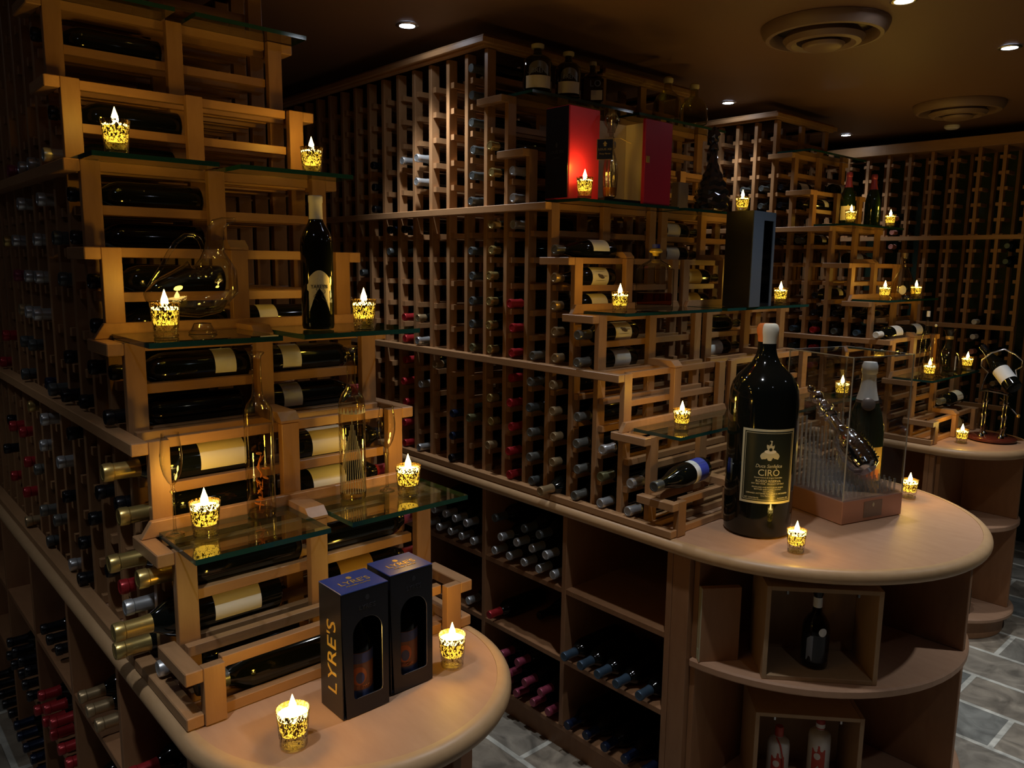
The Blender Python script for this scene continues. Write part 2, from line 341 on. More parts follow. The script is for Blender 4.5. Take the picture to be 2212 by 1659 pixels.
# ------------------------------------------------------------------ wine racks
PIT, PT, PW = .1219, .021, .042
ZS = [.1187, .3135, .5115, .7034, .9042, 1.1015, 1.3009, 1.5087, 1.70]
ROWS = [.022, .1187, .216, .3135, .4125, .5115, .609, .7034, .804, .9042, 1.003, 1.1015, 1.2015, 1.3009, 1.405, 1.5087, 1.61]
HT = .022
_pm, _rm = {}, {}
def post_mesh(h):
    h -= .0012
    if h not in _pm: _pm[h] = MB().box(-PT, 0, 0, PW, 0, h).mesh('post', bevel=.0012)
    return _pm[h]
def rail_mesh(W, wd=.02, e=.007):
    k = (W, wd, e)
    if k not in _rm: _rm[k] = MB().box(0, wd, e, W - e, -HT, 0).mesh('rail', bevel=.001)
    return _rm[k]
def stepped_rack(x0, y0, rel, n, label, sides, caps=(1, 2, 3, 4), group='stepped wine racks', both=False):
    """x0 = front face of the lowest step, y0 = left face; rel = post offsets in y; n = number of ladder frames"""
    W = rel[-1] + PW
    t = empty('wine_rack', (x0, y0, 0), label, 'wine rack', group)
    xk = lambda k: -k * PIT
    for k in range(n):
        h = ZS[k] if k < 8 else 1.70
        for yr in rel: ob('post', post_mesh(h), 'rack', t, (xk(k), yr, .001))
    cnt = 0; rest = MB()
    for s in range(n - 1):
        top = ZS[s] if s < 8 else 1.70
        for z in reversed(ROWS):
            if z > top + .001: continue
            for X, wd, e in ((xk(s) - PT - .02, .02, .007 if both else PW + .002), (xk(s + 1), .02, .009)):
                if cnt < 100: ob('rail', rail_mesh(W, wd, e), 'rail', t, (X, 0, z)); cnt += 1
                else: rest.box(X, X + wd, e, W - e, z - HT, z)
    o = ob('rail', rest.mesh('rail'), 'rail', t); o['kind'] = 'stuff'
    xe = xk(n - 1) - .03
    for side in sides:
        ya, yb = (-.034, 0) if side < 0 else (W, W + .034)
        for k in range(8):
            x_back = xe if k in (2, 5) else xk(k + 1) - .028
            ob('ledge', MB().box(x_back, xk(k), ya, yb, ZS[k] - .027, ZS[k]).mesh('ledge', bevel=.002), 'ledge', t)
        ob('ledge', MB().box(xe, xk(0) - .004, ya, yb, .001, .026).mesh('ledge', bevel=.002), 'ledge', t)
    # cornice round the top
    m = MB()
    for (z0, z1, d) in ((1.702, 1.744, .034), (1.71, 1.732, .05)):
        if -1 in sides: m.box(xe, xk(8) + d - .02, -d, 0, z0, z1)
        m.box(xk(8) - .02, xk(8) + d - .02, 0, W, z0, z1)
        if 1 in sides: m.box(xe, xk(8) + d - .02, W, W + d, z0, z1)
    ob('cornice', m.mesh('cornice', bevel=.002), 'ledge', t)
    ym = rel[1]
    for k in caps:
        b = MB(); x1, x2, z = xk(k), xk(k + 1), ZS[k]
        b.v = [(x2, ym - .002, z + .0005), (x1 + .001, ym - .002, z + .0005), (x1 + .001, ym - .002, z + .006), (x1 - .018, ym - .002, z + .024), (x2, ym - .002, z + .024)]
        b.v += [(x, y + PW + .004, zz) for x, y, zz in b.v]
        b.f = [(0, 1, 2, 3, 4)[::-1], (5, 6, 7, 8, 9)] + [(i, (i + 1) % 5, 5 + (i + 1) % 5, 5 + i) for i in range(5)]
        bm = b.mesh('post_cap'); bmx = bmesh.new(); bmx.from_mesh(bm); bmesh.ops.recalc_face_normals(bmx, faces=bmx.faces); bmx.to_mesh(bm); bmx.free()
        ob('post_cap', bm, 'ledge', t)
    for k in (1, 3):
        x2, z = xk(k + 1), ZS[k]
        e, e2 = (.03 if -1 in sides else .002), (.03 if 1 in sides else .002)
        poly = [(-e, 0), (W + e2, 0), (W + e2 - .022, .034), (-e + .022, .034)]
        mm = Matrix(((0, 0, 1, x2 + .001), (1, 0, 0, 0), (0, 1, 0, z + .0005), (0, 0, 0, 1)))
        ob('stop_board', MB().prism(poly, 0, .017, mm).mesh('stop_board', bevel=.0015), 'ledge', t)
    return t
A0 = (0.0, 0.0); B0 = (-.0459, 1.5556); B0b = (-.0459, 2.2049); C0 = (-.0238, 3.679)
RA = (0, .2898, .5759); RB = (0, .2821, .5705); RBb = (0, .2836, .5782); RC = (0, .2776, .5679)
stepped_rack(*A0, RA, 25, 'nearest wooden stepped wine rack, on the left, lit orange by candles', (-1, 1))
stepped_rack(*B0, RB, 24, 'wooden stepped wine rack in the centre, with red boxes on its steps', (-1,), (0, 2, 4))
stepped_rack(*B0b, RBb, 24, 'stepped wine rack behind the centre one, holding the tall black box', (1,), (0, 2, 4))
stepped_rack(*C0, RC, 24, 'farthest stepped wine rack on the right, beside the dark wall rack', (-1, 1), (0, 2, 4), both=True)

# wall rack against the far wall
t = empty('wall_rack', (-.15, 5.25, 0), 'tall dark wine rack covering the far right wall, nearly empty', 'wine rack')
DP = .1445
for k in range(21):
    for yr in (0, .30): ob('post', post_mesh(1.66 - FLOOR), 'rack', t, (-k * DP, yr, FLOOR + .001))
cnt = 0; rest = MB(); zz = [-.86 + .0985 * i for i in range(26)]
for k in range(20):
    for z in reversed(zz):
        for X in (-k * DP - PT - .02, -(k + 1) * DP):
            if cnt < 100 and z > -.1: ob('rail', rail_mesh(.13), 'rail', t, (X, 0, z)); cnt += 1
            else: rest.box(X, X + .02, .007, .123, z - HT, z)
o = ob('rail', rest.mesh('rail'), 'rail', t); o['kind'] = 'stuff'
for z in (1.10, .52, -.0): ob('ledge', MB().box(-20.5 * DP, .005, -.034, 0, z - .028, z).mesh('ledge'), 'ledge', t)
ob('cornice', MB().box(-20.5 * DP, .01, -.04, .34, 1.66, 1.73).mesh('cornice', bevel=.003), 'ledge', t)
ob('plinth', MB().box(-20.5 * DP, .005, -.04, -.001, FLOOR, FLOOR + .1).mesh('plinth'), 'cab', t)

# ------------------------------------------------------------------ base cabinets, counters
def outline(xc, yc, rad, xb, d, seg=40):
    r_ = rad - d
    return [(xb, yc - r_)] + [(xc + r_ * math.cos(a), yc + r_ * math.sin(a)) for a in [-PI / 2 + PI * i / seg for i in range(seg + 1)]] + [(xb, yc + r_)]
def counter(xc, yc, rad, xb, label, label2):
    t = empty('counter', (xc, yc, 0), label, 'counter', 'round-ended counters')
    o1 = [(x - xc, y - yc) for x, y in outline(xc, yc, rad, xb, .0315)]
    ob('top_board', MB().prism(o1, -.04, -.0015).mesh('top_board'), 'top', t)
    prof = []
    for i in range(11):
        a = -PI / 2 + PI * i / 10; prof.append((.022 - .022 * math.cos(a) - 0, -.0225 + .022 * math.sin(a)))
    prof = [(.045, -.0445)] + prof + [(.031, -.0005), (.031, -.003)]
    m = MB(); rings = []
    for d, z in prof:
        rings.append(len(m.v)); pts = [(x - xc, y - yc, z) for x, y in outline(xc, yc, rad, xb, d)]; m.v += pts; n = len(pts)
    for a, b in zip(rings, rings[1:]):
        for i in range(n - 1): m.f.append((a + i, a + i + 1, b + i + 1, b + i))
    ob('nosing', m.mesh('nosing', True), 'nose', t)
    return t
def half_disc(xc, yc, rad, z0, z1, seg=36, x_in=0.0):
    a0 = math.acos(x_in / rad)
    return MB().prism([(rad * math.cos(a), rad * math.sin(a)) for a in [-a0 + 2 * a0 * i / seg for i in range(seg + 1)]], z0, z1)
def cabinet(xc, yc, hw, xb, divs, label, label_end, right=True):
    """hw = half width; bins on both sides of a middle panel, a half-round open end unit"""
    t = empty('base_cabinet', (xc, yc, FLOOR), label, 'cabinet', 'base cabinets under the racks')
    zt = -.046 - FLOOR; H0 = .105
    x0 = -.02
    ob('plinth', MB().box(xb - xc, .018, -hw + .012, hw - .012, 0, H0 - .0225).mesh('plinth'), 'cab', t)
    sh = [H0, .385, .665]
    for z in sh: ob('shelf', MB().box(xb - xc, divs[0] - xc - .0115, -hw, hw, z - .022, z).mesh('shelf', bevel=.002), 'cab', t)
    for d in divs:
        for s in (-1, 1):
            ob('divider', MB().box(d - xc - .011, d - xc + .011, min(s * (hw + .002), s * .012), max(s * (hw + .002), s * .012), H0 + .001, zt).mesh('divider', bevel=.0015), 'cab', t)
    for s in (-1, 1): ob('end_panel', MB().box(divs[0] - xc + .0115, .019, min(s * hw, s * .012), max(s * hw, s * .012), H0 - .022, zt).mesh('end_panel', bevel=.0015), 'cab', t)
    ob('back_panel', MB().box(xb - xc, divs[0] - xc, -.011, .011, H0 + .001, zt).mesh('back_panel'), 'cab', t)
    r_ = hw - .005
    e = empty('display_stand', (xc, yc, FLOOR), label_end, 'shelf unit', 'half-round shelf stands under the counters')
    ob('plinth', half_disc(0, 0, r_ - .03, 0, .1, x_in=.021).mesh('plinth', bevel=.004), 'cab', e)
    ob('bottom_board', half_disc(0, 0, r_ + .01, .1005, .125, x_in=.021).mesh('bottom_board', bevel=.006), 'top', e)
    ob('middle_board', half_disc(0, 0, r_ - .005, .575, .605, x_in=.021).mesh('middle_board', bevel=.006), 'top', e)
    yq = .11 if hw > .5 else .05
    for z0, z1 in ((.1255, .5745), (.6055, zt - .0005)):
        ob('upright', MB().box(.022, math.sqrt(max(r_ ** 2 - yq ** 2, 0)) - .02, yq, yq + .022, z0, z1).mesh('upright', bevel=.002), 'cab', e)
        ob('side_board', MB().box(.021, .04, -r_ + .02, r_ - .02, z0, z1).mesh('side_board'), 'cab', e)
    return t
XBK = -3.0
counter(0, .305, .355, XBK, 'near round-ended wooden counter carrying two dark blue boxes', '')
counter(0, 2.175, .665, XBK, 'big round-ended wooden counter carrying the giant black bottle', '')
counter(-.024, 3.984, .355, XBK, 'far round-ended wooden counter at the right edge, with bottle cradle', '')
cabinet(0, .305, .335, XBK, [-.011, -.47, -.94, -1.41, -1.88, -2.35, -2.82], 'dark base cabinet of bottle bins under the left rack', 'half-round shelf stand under the near counter')
cabinet(0, 2.175, .637, XBK, [-.058, -.536, -1.005, -1.475, -1.945, -2.415, -2.885], 'base cabinet of bottle bins under the centre rack', 'half-round shelf stand holding wooden crates under the giant bottle')
cabinet(-.024, 3.984, .335, XBK, [-.04, -.5, -.97, -1.44, -1.91, -2.38, -2.85], 'base cabinet under the far right rack, in shadow', 'half-round shelf stand under the far right counter')

# ------------------------------------------------------------------ glass shelves
def glass_shelf(x0, x1, y0, y1, z, label, th=.011, tilt=0.0):
    t = empty('glass_shelf', ((x0 + x1) / 2, (y0 + y1) / 2, z + .0006), label, 'glass shelf', 'glass shelves on the rack steps')
    hx, hy = (x1 - x0) / 2, (y1 - y0) / 2
    m = MB(); m.v = [(-hx, -hy, 0), (hx, -hy, 0), (hx, hy, 0), (-hx, hy, 0), (-hx, -hy, th), (hx, -hy, th), (hx, hy, th), (-hx, hy, th)]
    m.f = [(3, 2, 1, 0), (4, 5, 6, 7)]
    ob('pane', m.mesh('pane'), 'glass', t)
    e = MB(); e.v = list(m.v); e.f = [(0, 1, 5, 4), (1, 2, 6, 5), (2, 3, 7, 6), (3, 0, 4, 7)]
    ob('polished_edge', e.mesh('polished_edge'), 'gedge', t)
    return t
def pane_x(o, k, over): return (o[0] - (k + 1) * PIT + .022, o[0] - k * PIT + over)
for (o, nm, spans) in ((A0, 'left rack', ((.004, .286, 'left'), (.338, .655, 'right'))),):
    for k, ov, st in ((1, .10, 'lowest'), (3, .15, 'second'), (5, .085, 'third'), (7, .085, 'topmost')):
        for y0, y1, sd in spans:
            x0, x1 = pane_x(o, k, ov)
            glass_shelf(x0, x1, o[1] + y0, o[1] + y1, ZS[k], '%s-hand pane of the %s glass level on the left stepped rack' % (sd, st))
for (o, nm, y0, y1) in ((B0, 'centre stepped rack', .03, .615), (B0b, 'stepped rack behind the centre one', .005, .66), (C0, 'farthest stepped rack', -.02, .66)):
    for k, ov, st in ((1, .095, 'lowest'), (3, .09, 'second'), (5, .11, 'third'), (7, .10, 'topmost')):
        x0, x1 = pane_x(o, k, ov)
        glass_shelf(x0, x1, o[1] + y0, o[1] + y1, ZS[k], '%s glass shelf on the %s' % (st, nm))
# ------------------------------------------------------------------ wine bottles
BORD = [(0, .004), (.026, .002), (.034, 0), (.0372, .003), (.038, .009), (.038, .186), (.0368, .198), (.031, .215), (.022, .229), (.0165, .24), (.0152, .252), (.0148, .284), (.0164, .2855), (.0164, .297), (.0146, .3), (0, .3)]
BURG = [(0, .004), (.028, .002), (.036, 0), (.0392, .003), (.040, .009), (.040, .13), (.0385, .155), (.034, .180), (.027, .205), (.0205, .228), (.0168, .248), (.0152, .27), (.0150, .284), (.0166, .2855), (.0166, .297), (.0146, .3), (0, .3)]
def capsule_prof(d=.0009, long=.238):
    return [(.0168 + d if long < .241 else .0153 + d, long), (.0152 + d, .252), (.0149 + d, .283), (.0166 + d, .2848), (.0166 + d, .2975), (.0150 + d, .3012), (.012, .3012), (.0112, .3004), (0, .3004)]
def scaled(p, s): return [(r * s, z * s) for r, z in p]
def lab_prof(r, z0, z1): return [(r + .0005, z0), (r + .0005, z1)]
BM = {}
for nm, pr, s in (('bord', BORD, 1.0), ('burg', BURG, 1.0), ('mag', BORD, 1.12)):
    BM[nm, 'body'] = MB().lathe(scaled(pr, s), 20).mesh('wine_bottle', True)
    BM[nm, 'cap'] = MB().lathe(scaled(capsule_prof(), s), 18).mesh('capsule', True)
    r = pr[5][0] * s
    BM[nm, 'lab'] = MB().lathe(lab_prof(r, .045 * s, .135 * s), 16, a0=-1.15, a1=1.15).mesh('label', True)
    BM[nm, 'small'] = MB().lathe(lab_prof(r, .035 * s, .085 * s), 16, a0=-1.0, a1=1.0).mesh('label', True)
_cm = {}
def mats(key, mat):
    k = (key, mat)
    if k not in _cm:
        me = BM[key].copy(); me.materials.clear(); me.materials.append(M[mat]); _cm[k] = me
    return _cm[k]
def bottle(M4, cap, label, group, kind='bord', lab=None, labkey='lab', glass='bottle', spin=0.0):
    o = bpy.data.objects.new('wine_bottle', mats((kind, 'body'), glass)); C.objects.link(o)
    o.matrix_world = M4 @ Matrix.Rotation(spin, 4, 'Z')
    tag(o, label, 'bottle', group)
    c = bpy.data.objects.new('capsule', mats((kind, 'cap'), 'cap_' + cap)); C.objects.link(c); c.parent = o
    if lab:
        l = bpy.data.objects.new('label', mats((kind, labkey), lab)); C.objects.link(l); l.parent = o
    return o
def lying(x, ytip, z, dirn, L=.30):
    """bottle axis along y, neck towards -y (dirn = -1) or +y"""
    return Matrix.Translation((x, ytip - dirn * L, z)) @ Matrix.Rotation(-dirn * PI / 2, 4, 'X')
TIERN = lambda j: ('lower', j) if j < 5 else ('middle', j - 5) if j < 11 else ('upper', j - 11)
COLN = {'slate': 'dark grey', 'navy': 'navy', 'plum': 'dark plum', 'tan': 'tan', 'olive': 'olive'}
def rack_bottle(o, W, nm, k, j, cap, side=-1, tip=None, kind='bord', lab=None, labkey='lab', spin=None, glass='bottle', desc=None):
    s = 1.12 if kind == 'mag' else 1.0
    r = (.040 if kind == 'burg' else .038) * s
    z = ROWS[j] + math.sqrt(r * r - .03045 ** 2) + .0012
    x = o[0] - PIT * k - PT - (PIT - PT) / 2
    tip = (.014 + .02 * random.random()) if tip is None else tip
    y = o[1] - tip if side < 0 else o[1] + W + tip
    if spin is None: spin = (1.0 if side < 0 else -1.0)
    t, n = TIERN(j)
    cn = COLN.get(cap, cap)
    lb = desc or ('%s-capped bottle, %s, %s tier, %s row up, %s column from steps' if side < 0 else '%s-capped bottle, %s far side, %s tier, %s row up, %s step column') % (cn, nm, t, ORD[n], ORD[k])
    return bottle(lying(x, y, z, side, .30 * s), cap, lb, 'bottles lying in the ' + nm, kind, lab, labkey, glass, spin)
# --- left rack, necks towards the left aisle
WA = RA[-1] + PW
LA = [(3, 1, 'red'), (3, 3, 'black'), (3, 5, 'black'), (4, 1, 'black'), (4, 3, 'black'), (4, 6, 'black'), (5, 2, 'black'), (6, 0, 'black'), (6, 1, 'black'),
      (6, 4, 'black'), (6, 6, 'black'), (6, 8, 'slate'), (6, 9, 'slate'), (6, 11, 'silver'), (7, 0, 'silver'), (7, 2, 'black'), (7, 3, 'silver'), (7, 5, 'slate'), (7, 10, 'silver'), (8, 1, 'grey'),
      (8, 4, 'silver'), (8, 5, 'navy'), (8, 7, 'silver'), (8, 8, 'silver'), (8, 9, 'silver'), (8, 11, 'silver'), (9, 0, 'slate'), (9, 1, 'grey'), (9, 3, 'silver'), (9, 6, 'slate'), (9, 7, 'silver'),
      (9, 8, 'silver'), (9, 10, 'silver'), (9, 11, 'silver'), (10, 2, 'grey'), (10, 4, 'gold'), (10, 5, 'slate'), (10, 6, 'slate'), (10, 7, 'tan'), (10, 8, 'plum'), (10, 9, 'silver'), (10, 11, 'plum'),
      (11, 0, 'tan'), (11, 1, 'red'), (11, 2, 'red'), (11, 3, 'red'), (11, 9, 'gold'), (12, 3, 'red'), (12, 6, 'red'), (13, 1, 'red'), (13, 2, 'black'), (13, 3, 'black'), (13, 5, 'red'), (6, 5, 'black'), (5, 5, 'black')]
for k, j, c in LA: rack_bottle(A0, WA, 'left rack', k, j, c)
for k, j, tip, desc, lab, lk in ((2, 4, .07, 'gold-capped bottle at the top of the left rack lower tier, cream label showing', 'paper', 'lab'),
                            (2, 3, .045, 'gold-capped bottle below the topmost gold one in the left rack lower tier', None, 'lab'),
                            (2, 2, .07, 'long gold-capped bottle, third down of the gold ones in the left rack', None, 'lab'),
                            (1, 2, .05, 'gold-capped bottle right under the left rack lowest glass shelf', None, 'lab'),
                            (1, 1, .10, 'gold-capped bottle with white and tan label, second row above the near counter', 'paperw', 'lab'),
                            (2, 0, .07, 'gold-capped bottle in the bottom row of the left rack', None, 'lab')):
    rack_bottle(A0, WA, 'left rack', k, j, 'gold', -1, tip, 'mag', lab, lk, .75, desc=desc)
rack_bottle(A0, WA, 'left rack', 2, 1, 'silver', -1, .045)
rack_bottle(A0, WA, 'left rack', 1, 0, 'silver', -1, .022)
rack_bottle(A0, WA, 'left rack', 0, 0, 'slate', -1, -.01)
for k, j, lab in ((3, 6, 'paperw'), (5, 10, None), (5, 9, None), (4, 8, None), (4, 7, None), (7, 14, None), (6, 12, None)):
    rack_bottle(A0, WA, 'left rack', k, j, 'black', -1, .01, 'bord', lab, 'small', .6)
for k, j, c, lab, lk in ((2, 4, 'black', 'paper', 'lab'), (2, 3, 'red', 'paperw', 'lab'), (1, 1, 'red', 'papery', 'lab'), (1, 2, 'plum', None, 'lab'), (4, 7, 'black', 'paperw', 'small'), (3, 6, 'black', 'paperw', 'small'), (3, 5, 'red', 'paperw', 'small')):
    rack_bottle(A0, WA, 'left rack', k, j, c, 1, .02, 'bord', lab, lk, -.55)
# --- centre rack
WB = RB[-1] + PW
LB = [(1, 0, 'silver'), (1, 1, 'silver'), (2, 0, 'silver'), (2, 1, 'olive'), (2, 2, 'silver'), (3, 0, 'grey'), (3, 1, 'grey'), (3, 2, 'grey'), (3, 3, 'grey'),
      (4, 1, 'tan'), (4, 2, 'tan'), (4, 3, 'tan'), (4, 4, 'tan'), (4, 5, 'tan'), (4, 6, 'tan'), (5, 0, 'slate'), (5, 1, 'grey'), (5, 2, 'grey'), (5, 3, 'slate'), (5, 4, 'grey'), (5, 5, 'grey'),
      (6, 0, 'red'), (6, 1, 'red'), (6, 2, 'red'), (6, 3, 'red'), (6, 4, 'red'), (6, 5, 'red'), (6, 6, 'red'), (6, 7, 'red'), (6, 10, 'silver'), (6, 11, 'silver'), (6, 12, 'silver'),
      (7, 1, 'tan'), (7, 2, 'gold'), (7, 3, 'gold'), (7, 5, 'gold'), (7, 6, 'gold'), (7, 7, 'gold'), (7, 8, 'gold'), (7, 9, 'gold'), (7, 10, 'gold'), (7, 12, 'gold'), (7, 13, 'gold'),
      (8, 2, 'olive'), (8, 5, 'olive'), (8, 6, 'slate'), (8, 7, 'slate'), (8, 8, 'slate'), (8, 9, 'slate'), (8, 11, 'slate'), (8, 12, 'slate'), (8, 13, 'slate'), (8, 14, 'slate'), (8, 15, 'slate'), (8, 16, 'slate'),
      (9, 0, 'black'), (9, 1, 'navy'), (9, 2, 'navy'), (10, 4, 'tan'), (11, 0, 'silver'), (11, 3, 'silver'), (11, 5, 'silver'), (11, 6, 'tan'), (11, 12, 'silver'), (11, 13, 'silver'),
      (12, 0, 'red'), (12, 1, 'red'), (12, 2, 'red'), (12, 3, 'red'), (12, 4, 'red'), (12, 5, 'red'), (12, 6, 'red'), (12, 10, 'black'), (12, 13, 'silver'), (13, 9, 'slate'), (13, 10, 'navy'), (14, 11, 'black'), (14, 12, 'black'), (14, 13, 'black'), (15, 8, 'slate')]
for k, j, c in LB: rack_bottle(B0, WB, 'centre rack', k, j, c, kind='burg' if c in ('gold', 'tan') else 'bord')
rack_bottle(B0, WB, 'centre rack', 4, 0, 'tan', -1, .085)
for k, j, c, lab, lk, desc in ((4, 9, 'grey', 'paperw', 'lab', 'bottle lying on a centre rack step under the red boxes, white label upwards'),
                       (4, 8, 'tan', 'paper', 'lab', 'tan-capped bottle with cream leaf label lit by a candle, centre rack'),
                       (4, 7, 'tan', 'paper', 'lab', 'tan-capped bottle with cream label just above the second centre glass shelf'),
                       (3, 6, 'grey', 'paper', 'lab', 'grey-capped bottle with tree drawing on cream label below the second centre glass shelf'),
                       (3, 5, 'grey', 'paperw', 'lab', 'grey-capped bottle with white label on the middle ledge of the centre rack')):
    b = rack_bottle(B0, WB, 'centre rack', k, j, c, -1, .035, 'burg' if k == 4 else 'bord', lab, lk, .15 if j == 8 else 1.1 if j == 9 else .35, desc=desc)
    if j in (8, 6):  # drawing on the label
        r = (.040 if k == 4 else .038) + .0014
        m = MB()
        for a0, z0, da, dz in ((0, .09, .16, .014), (-.14, .082, .1, .012), (.12, .1, .1, .008), (-.4, .09, .02, .03), (.45, .09, .02, .028), (0, .07, .03, .018)):
            n = len(m.v)
            for i in range(12):
                t_ = 2 * PI * i / 12; a = a0 + da * math.cos(t_); m.v.append((r * math.cos(a), r * math.sin(a), z0 + dz * math.sin(t_)))
            m.f.append(tuple(range(n, n + 12)))
        ob('drawing', m.mesh('drawing'), 'plaque', b)
# loose bottle with the blue label lying on the lowest step
def two_point(p_base, p_tip, spin):
    d = (Vector(p_tip) - Vector(p_base)).normalized()
    q = Vector((0, 0, 1)).rotation_difference(d)
    return Matrix.Translation(p_base) @ q.to_matrix().to_4x4()
BMx = MB().lathe(lab_prof(.040, .03, .075), 20, a0=-1.5, a1=1.5).mesh('label', True)
bb = bottle(two_point((-.125, 1.795, .180), (-.105, 1.4965, .170), 0), 'slate', 'bottle with blue and white label lying on the lowest step beside the giant bottle', 'bottles lying in the centre rack', 'burg', None, spin=.4)
ob('blue_label', MB().lathe(lab_prof(.040, .022, .072), 20, a0=-1.5, a1=1.5).mesh('label', True), 'blue_label', bb)
ob('white_band', MB().lathe(lab_prof(.040, .072, .10), 20, a0=-1.5, a1=1.5).mesh('label', True), 'paperw', bb)
# --- rack behind the centre one: necks towards the back
WBb = RBb[-1] + PW
for k, j, lab in ((3, 5, 'paperw'), (4, 8, 'papery'), (4, 7, 'papery'), (5, 10, 'paper'), (5, 9, 'paper'), (3, 6, None), (2, 4, None), (2, 3, None)):
    x = B0b[0] - PIT * k - PT - (PIT - PT) / 2
    t_, n_ = TIERN(j)
    bottle(lying(x, B0b[1] + .345, ROWS[j] + .0245, 1), 'black', '%s bottle, rack behind centre one, %s tier, %s row, %s step column' % ({'paperw': 'white-labelled', 'papery': 'ochre-labelled', 'paper': 'cream-labelled', None: 'dark'}[lab], t_, ORD[n_], ORD[k]),
           'bottles lying in the rack behind the centre one', 'bord', lab, 'lab', 'bottle', -.5)
# --- far right rack
WC = RC[-1] + PW
for k, j, c, lab in ((6, 5, 'blue', 'paperw'), (5, 5, 'red', 'paperw'), (3, 5, 'blue', None), (6, 4, 'blue', None), (5, 4, 'red', None), (2, 4, 'white', None), (2, 5, 'white', 'paperw'), (6, 3, 'slate', None), (5, 3, 'plum', None),
                     (5, 7, 'black', 'small'), (5, 6, 'black', 'small'), (7, 13, 'black', 'paper'), (6, 12, 'black', 'small'), (7, 12, 'black', 'small'), (8, 13, 'slate', 'small'), (8, 12, 'slate', 'small'), (9, 12, 'slate', None),
                     (9, 13, 'slate', 'small'), (6, 10, 'slate', 'small'), (7, 10, 'black', 'small'), (4, 6, 'black', None), (3, 6, 'black', None), (4, 5, 'slate', None)):
    rack_bottle(C0, WC, 'far right rack', k, j, c, -1, .045 if (k, j) == (2, 5) else .012, 'bord', 'paperw' if lab == 'small' else lab, 'small' if lab == 'small' else 'lab', .9)
for k, j, lab in ((6, 13, 'paper'), (6, 12, 'paperw'), (5, 9, 'paper'), (2, 5, 'paperw'), (0, 0, 'paperw')):
    rack_bottle(C0, WC, 'far right rack', k, j, 'black', 1, .035, 'bord', lab, 'lab', -.4)
cb = bottle(lying(C0[0] - .085, C0[1] + .255, .1187 + .024 + .0385, -1), 'grey', 'bottle with white label lying on the lowest step behind the bottle cradle', 'bottles lying in the far right rack', 'bord', 'paper', spin=1.0)
# --- wall rack
for n_, (x, z, c) in enumerate(((-.905, 1.229, 'pink'), (-.911, 1.119, 'pink'), (-.902, 1.007, 'pink'), (-.314, .536, 'white'), (-.31, .427, 'white'), (-.18, 1.009, 'blue'), (-.176, .888, 'blue'), (-.153, .324, 'gold'), (-.314, .329, 'pink'), (-.157, .12, 'tan'))):
    k = max(0, round((-.15 - x - .0105) / DP - .5)); i = round((z + .86 - .023) / .0985)
    bottle(lying(-.15 - PT - k * DP - (DP - PT) / 2, 5.22, -.86 + .0985 * i + .018, -1), c, '%s-capped bottle in the dark wall rack, %s column from its right end, %s' % (c, ORD[k], ['topmost of three', 'middle of three', 'lowest of three', 'upper', 'middle', 'upper', 'lower', 'third down', 'lower', 'bottom'][n_]),
           'bottles in the dark wall rack', 'bord')
# --- bottles in the bins of the base cabinets
def bin_bottles(L, y, where, grp, zoff=0):
    dv = [-.058, -.536, -1.005, -1.475] if y > 1 else [-.011, -.47, -.94, -1.41, -1.88, -2.35]
    for n_, (x, z, c, wh) in enumerate(L):
        lab = None
        for d in dv:
            if abs(x - d) < .0512: x = d + math.copysign(.0512, x - d)
        bottle(lying(x, y - .01 * random.random(), z, -1), c, '%s-capped bottle, %s, %s' % (COLN.get(c, c), where, wh), grp, 'bord', None)
def grid(xs, z, c, row): return [(x, z, c, '%s in %s row' % (ORD[i], row)) for i, x in enumerate(xs)]
Z1, Z2, Z3 = FLOOR + .665 + .0395, FLOOR + .385 + .0395, FLOOR + .105 + .0395
G = 'bottles in the base cabinet bins'
bin_bottles(grid([-1.385, -1.305, -1.226, -1.147, -1.068], Z1, 'silver', 'bottom') + grid([-1.345, -1.265, -1.186, -1.107], Z1 + .071, 'silver', 'second') + [(-1.305, Z1 + .136, 'tan', 'alone on top')], 1.53, 'centre cabinet upper bin behind left rack', G)
bin_bottles(grid([-.925, -.840, -.752, -.664, -.582], Z1, 'silver', 'bottom') + grid([-.883, -.796, -.708, -.622], Z1 + .070, 'silver', 'second') + grid([-.925, -.752, -.664], Z1 + .139, 'slate', 'top'), 1.53, 'centre cabinet fullest upper bin', G)
bin_bottles([(-1.1, Z2, 'silver', 'alone at its right')], 1.53, 'centre cabinet middle bin behind left rack', G)
bin_bottles([(-.935, Z2, 'red', 'alone at its left edge')], 1.515, 'centre cabinet middle bin', G)
bin_bottles(grid([-.955, -.862, -.768, -.674, -.580], Z3, 'plum', 'bottom') + grid([-.908, -.815, -.721, -.627], Z3 + .066, 'plum', 'second') + grid([-.862, -.768], Z3 + .131, 'plum', 'top'), 1.52, 'centre cabinet lower bin', G)
bin_bottles(grid([-.487, -.400, -.318, -.232, -.130], Z2, 'blue', 'only'), 1.50, 'centre cabinet middle bin by round end', G)
bin_bottles(grid([-.475, -.385, -.292, -.198, -.105], Z3, 'navy', 'only'), 1.515, 'centre cabinet lowest bin by round end', G)
lb = bottle(lying(-.79, 1.66, Z2 + .002, -1), 'black', 'dark bottle with brown label lying deep in the middle bin above the plum-capped ones', G, 'burg', 'papery', spin=1.0)
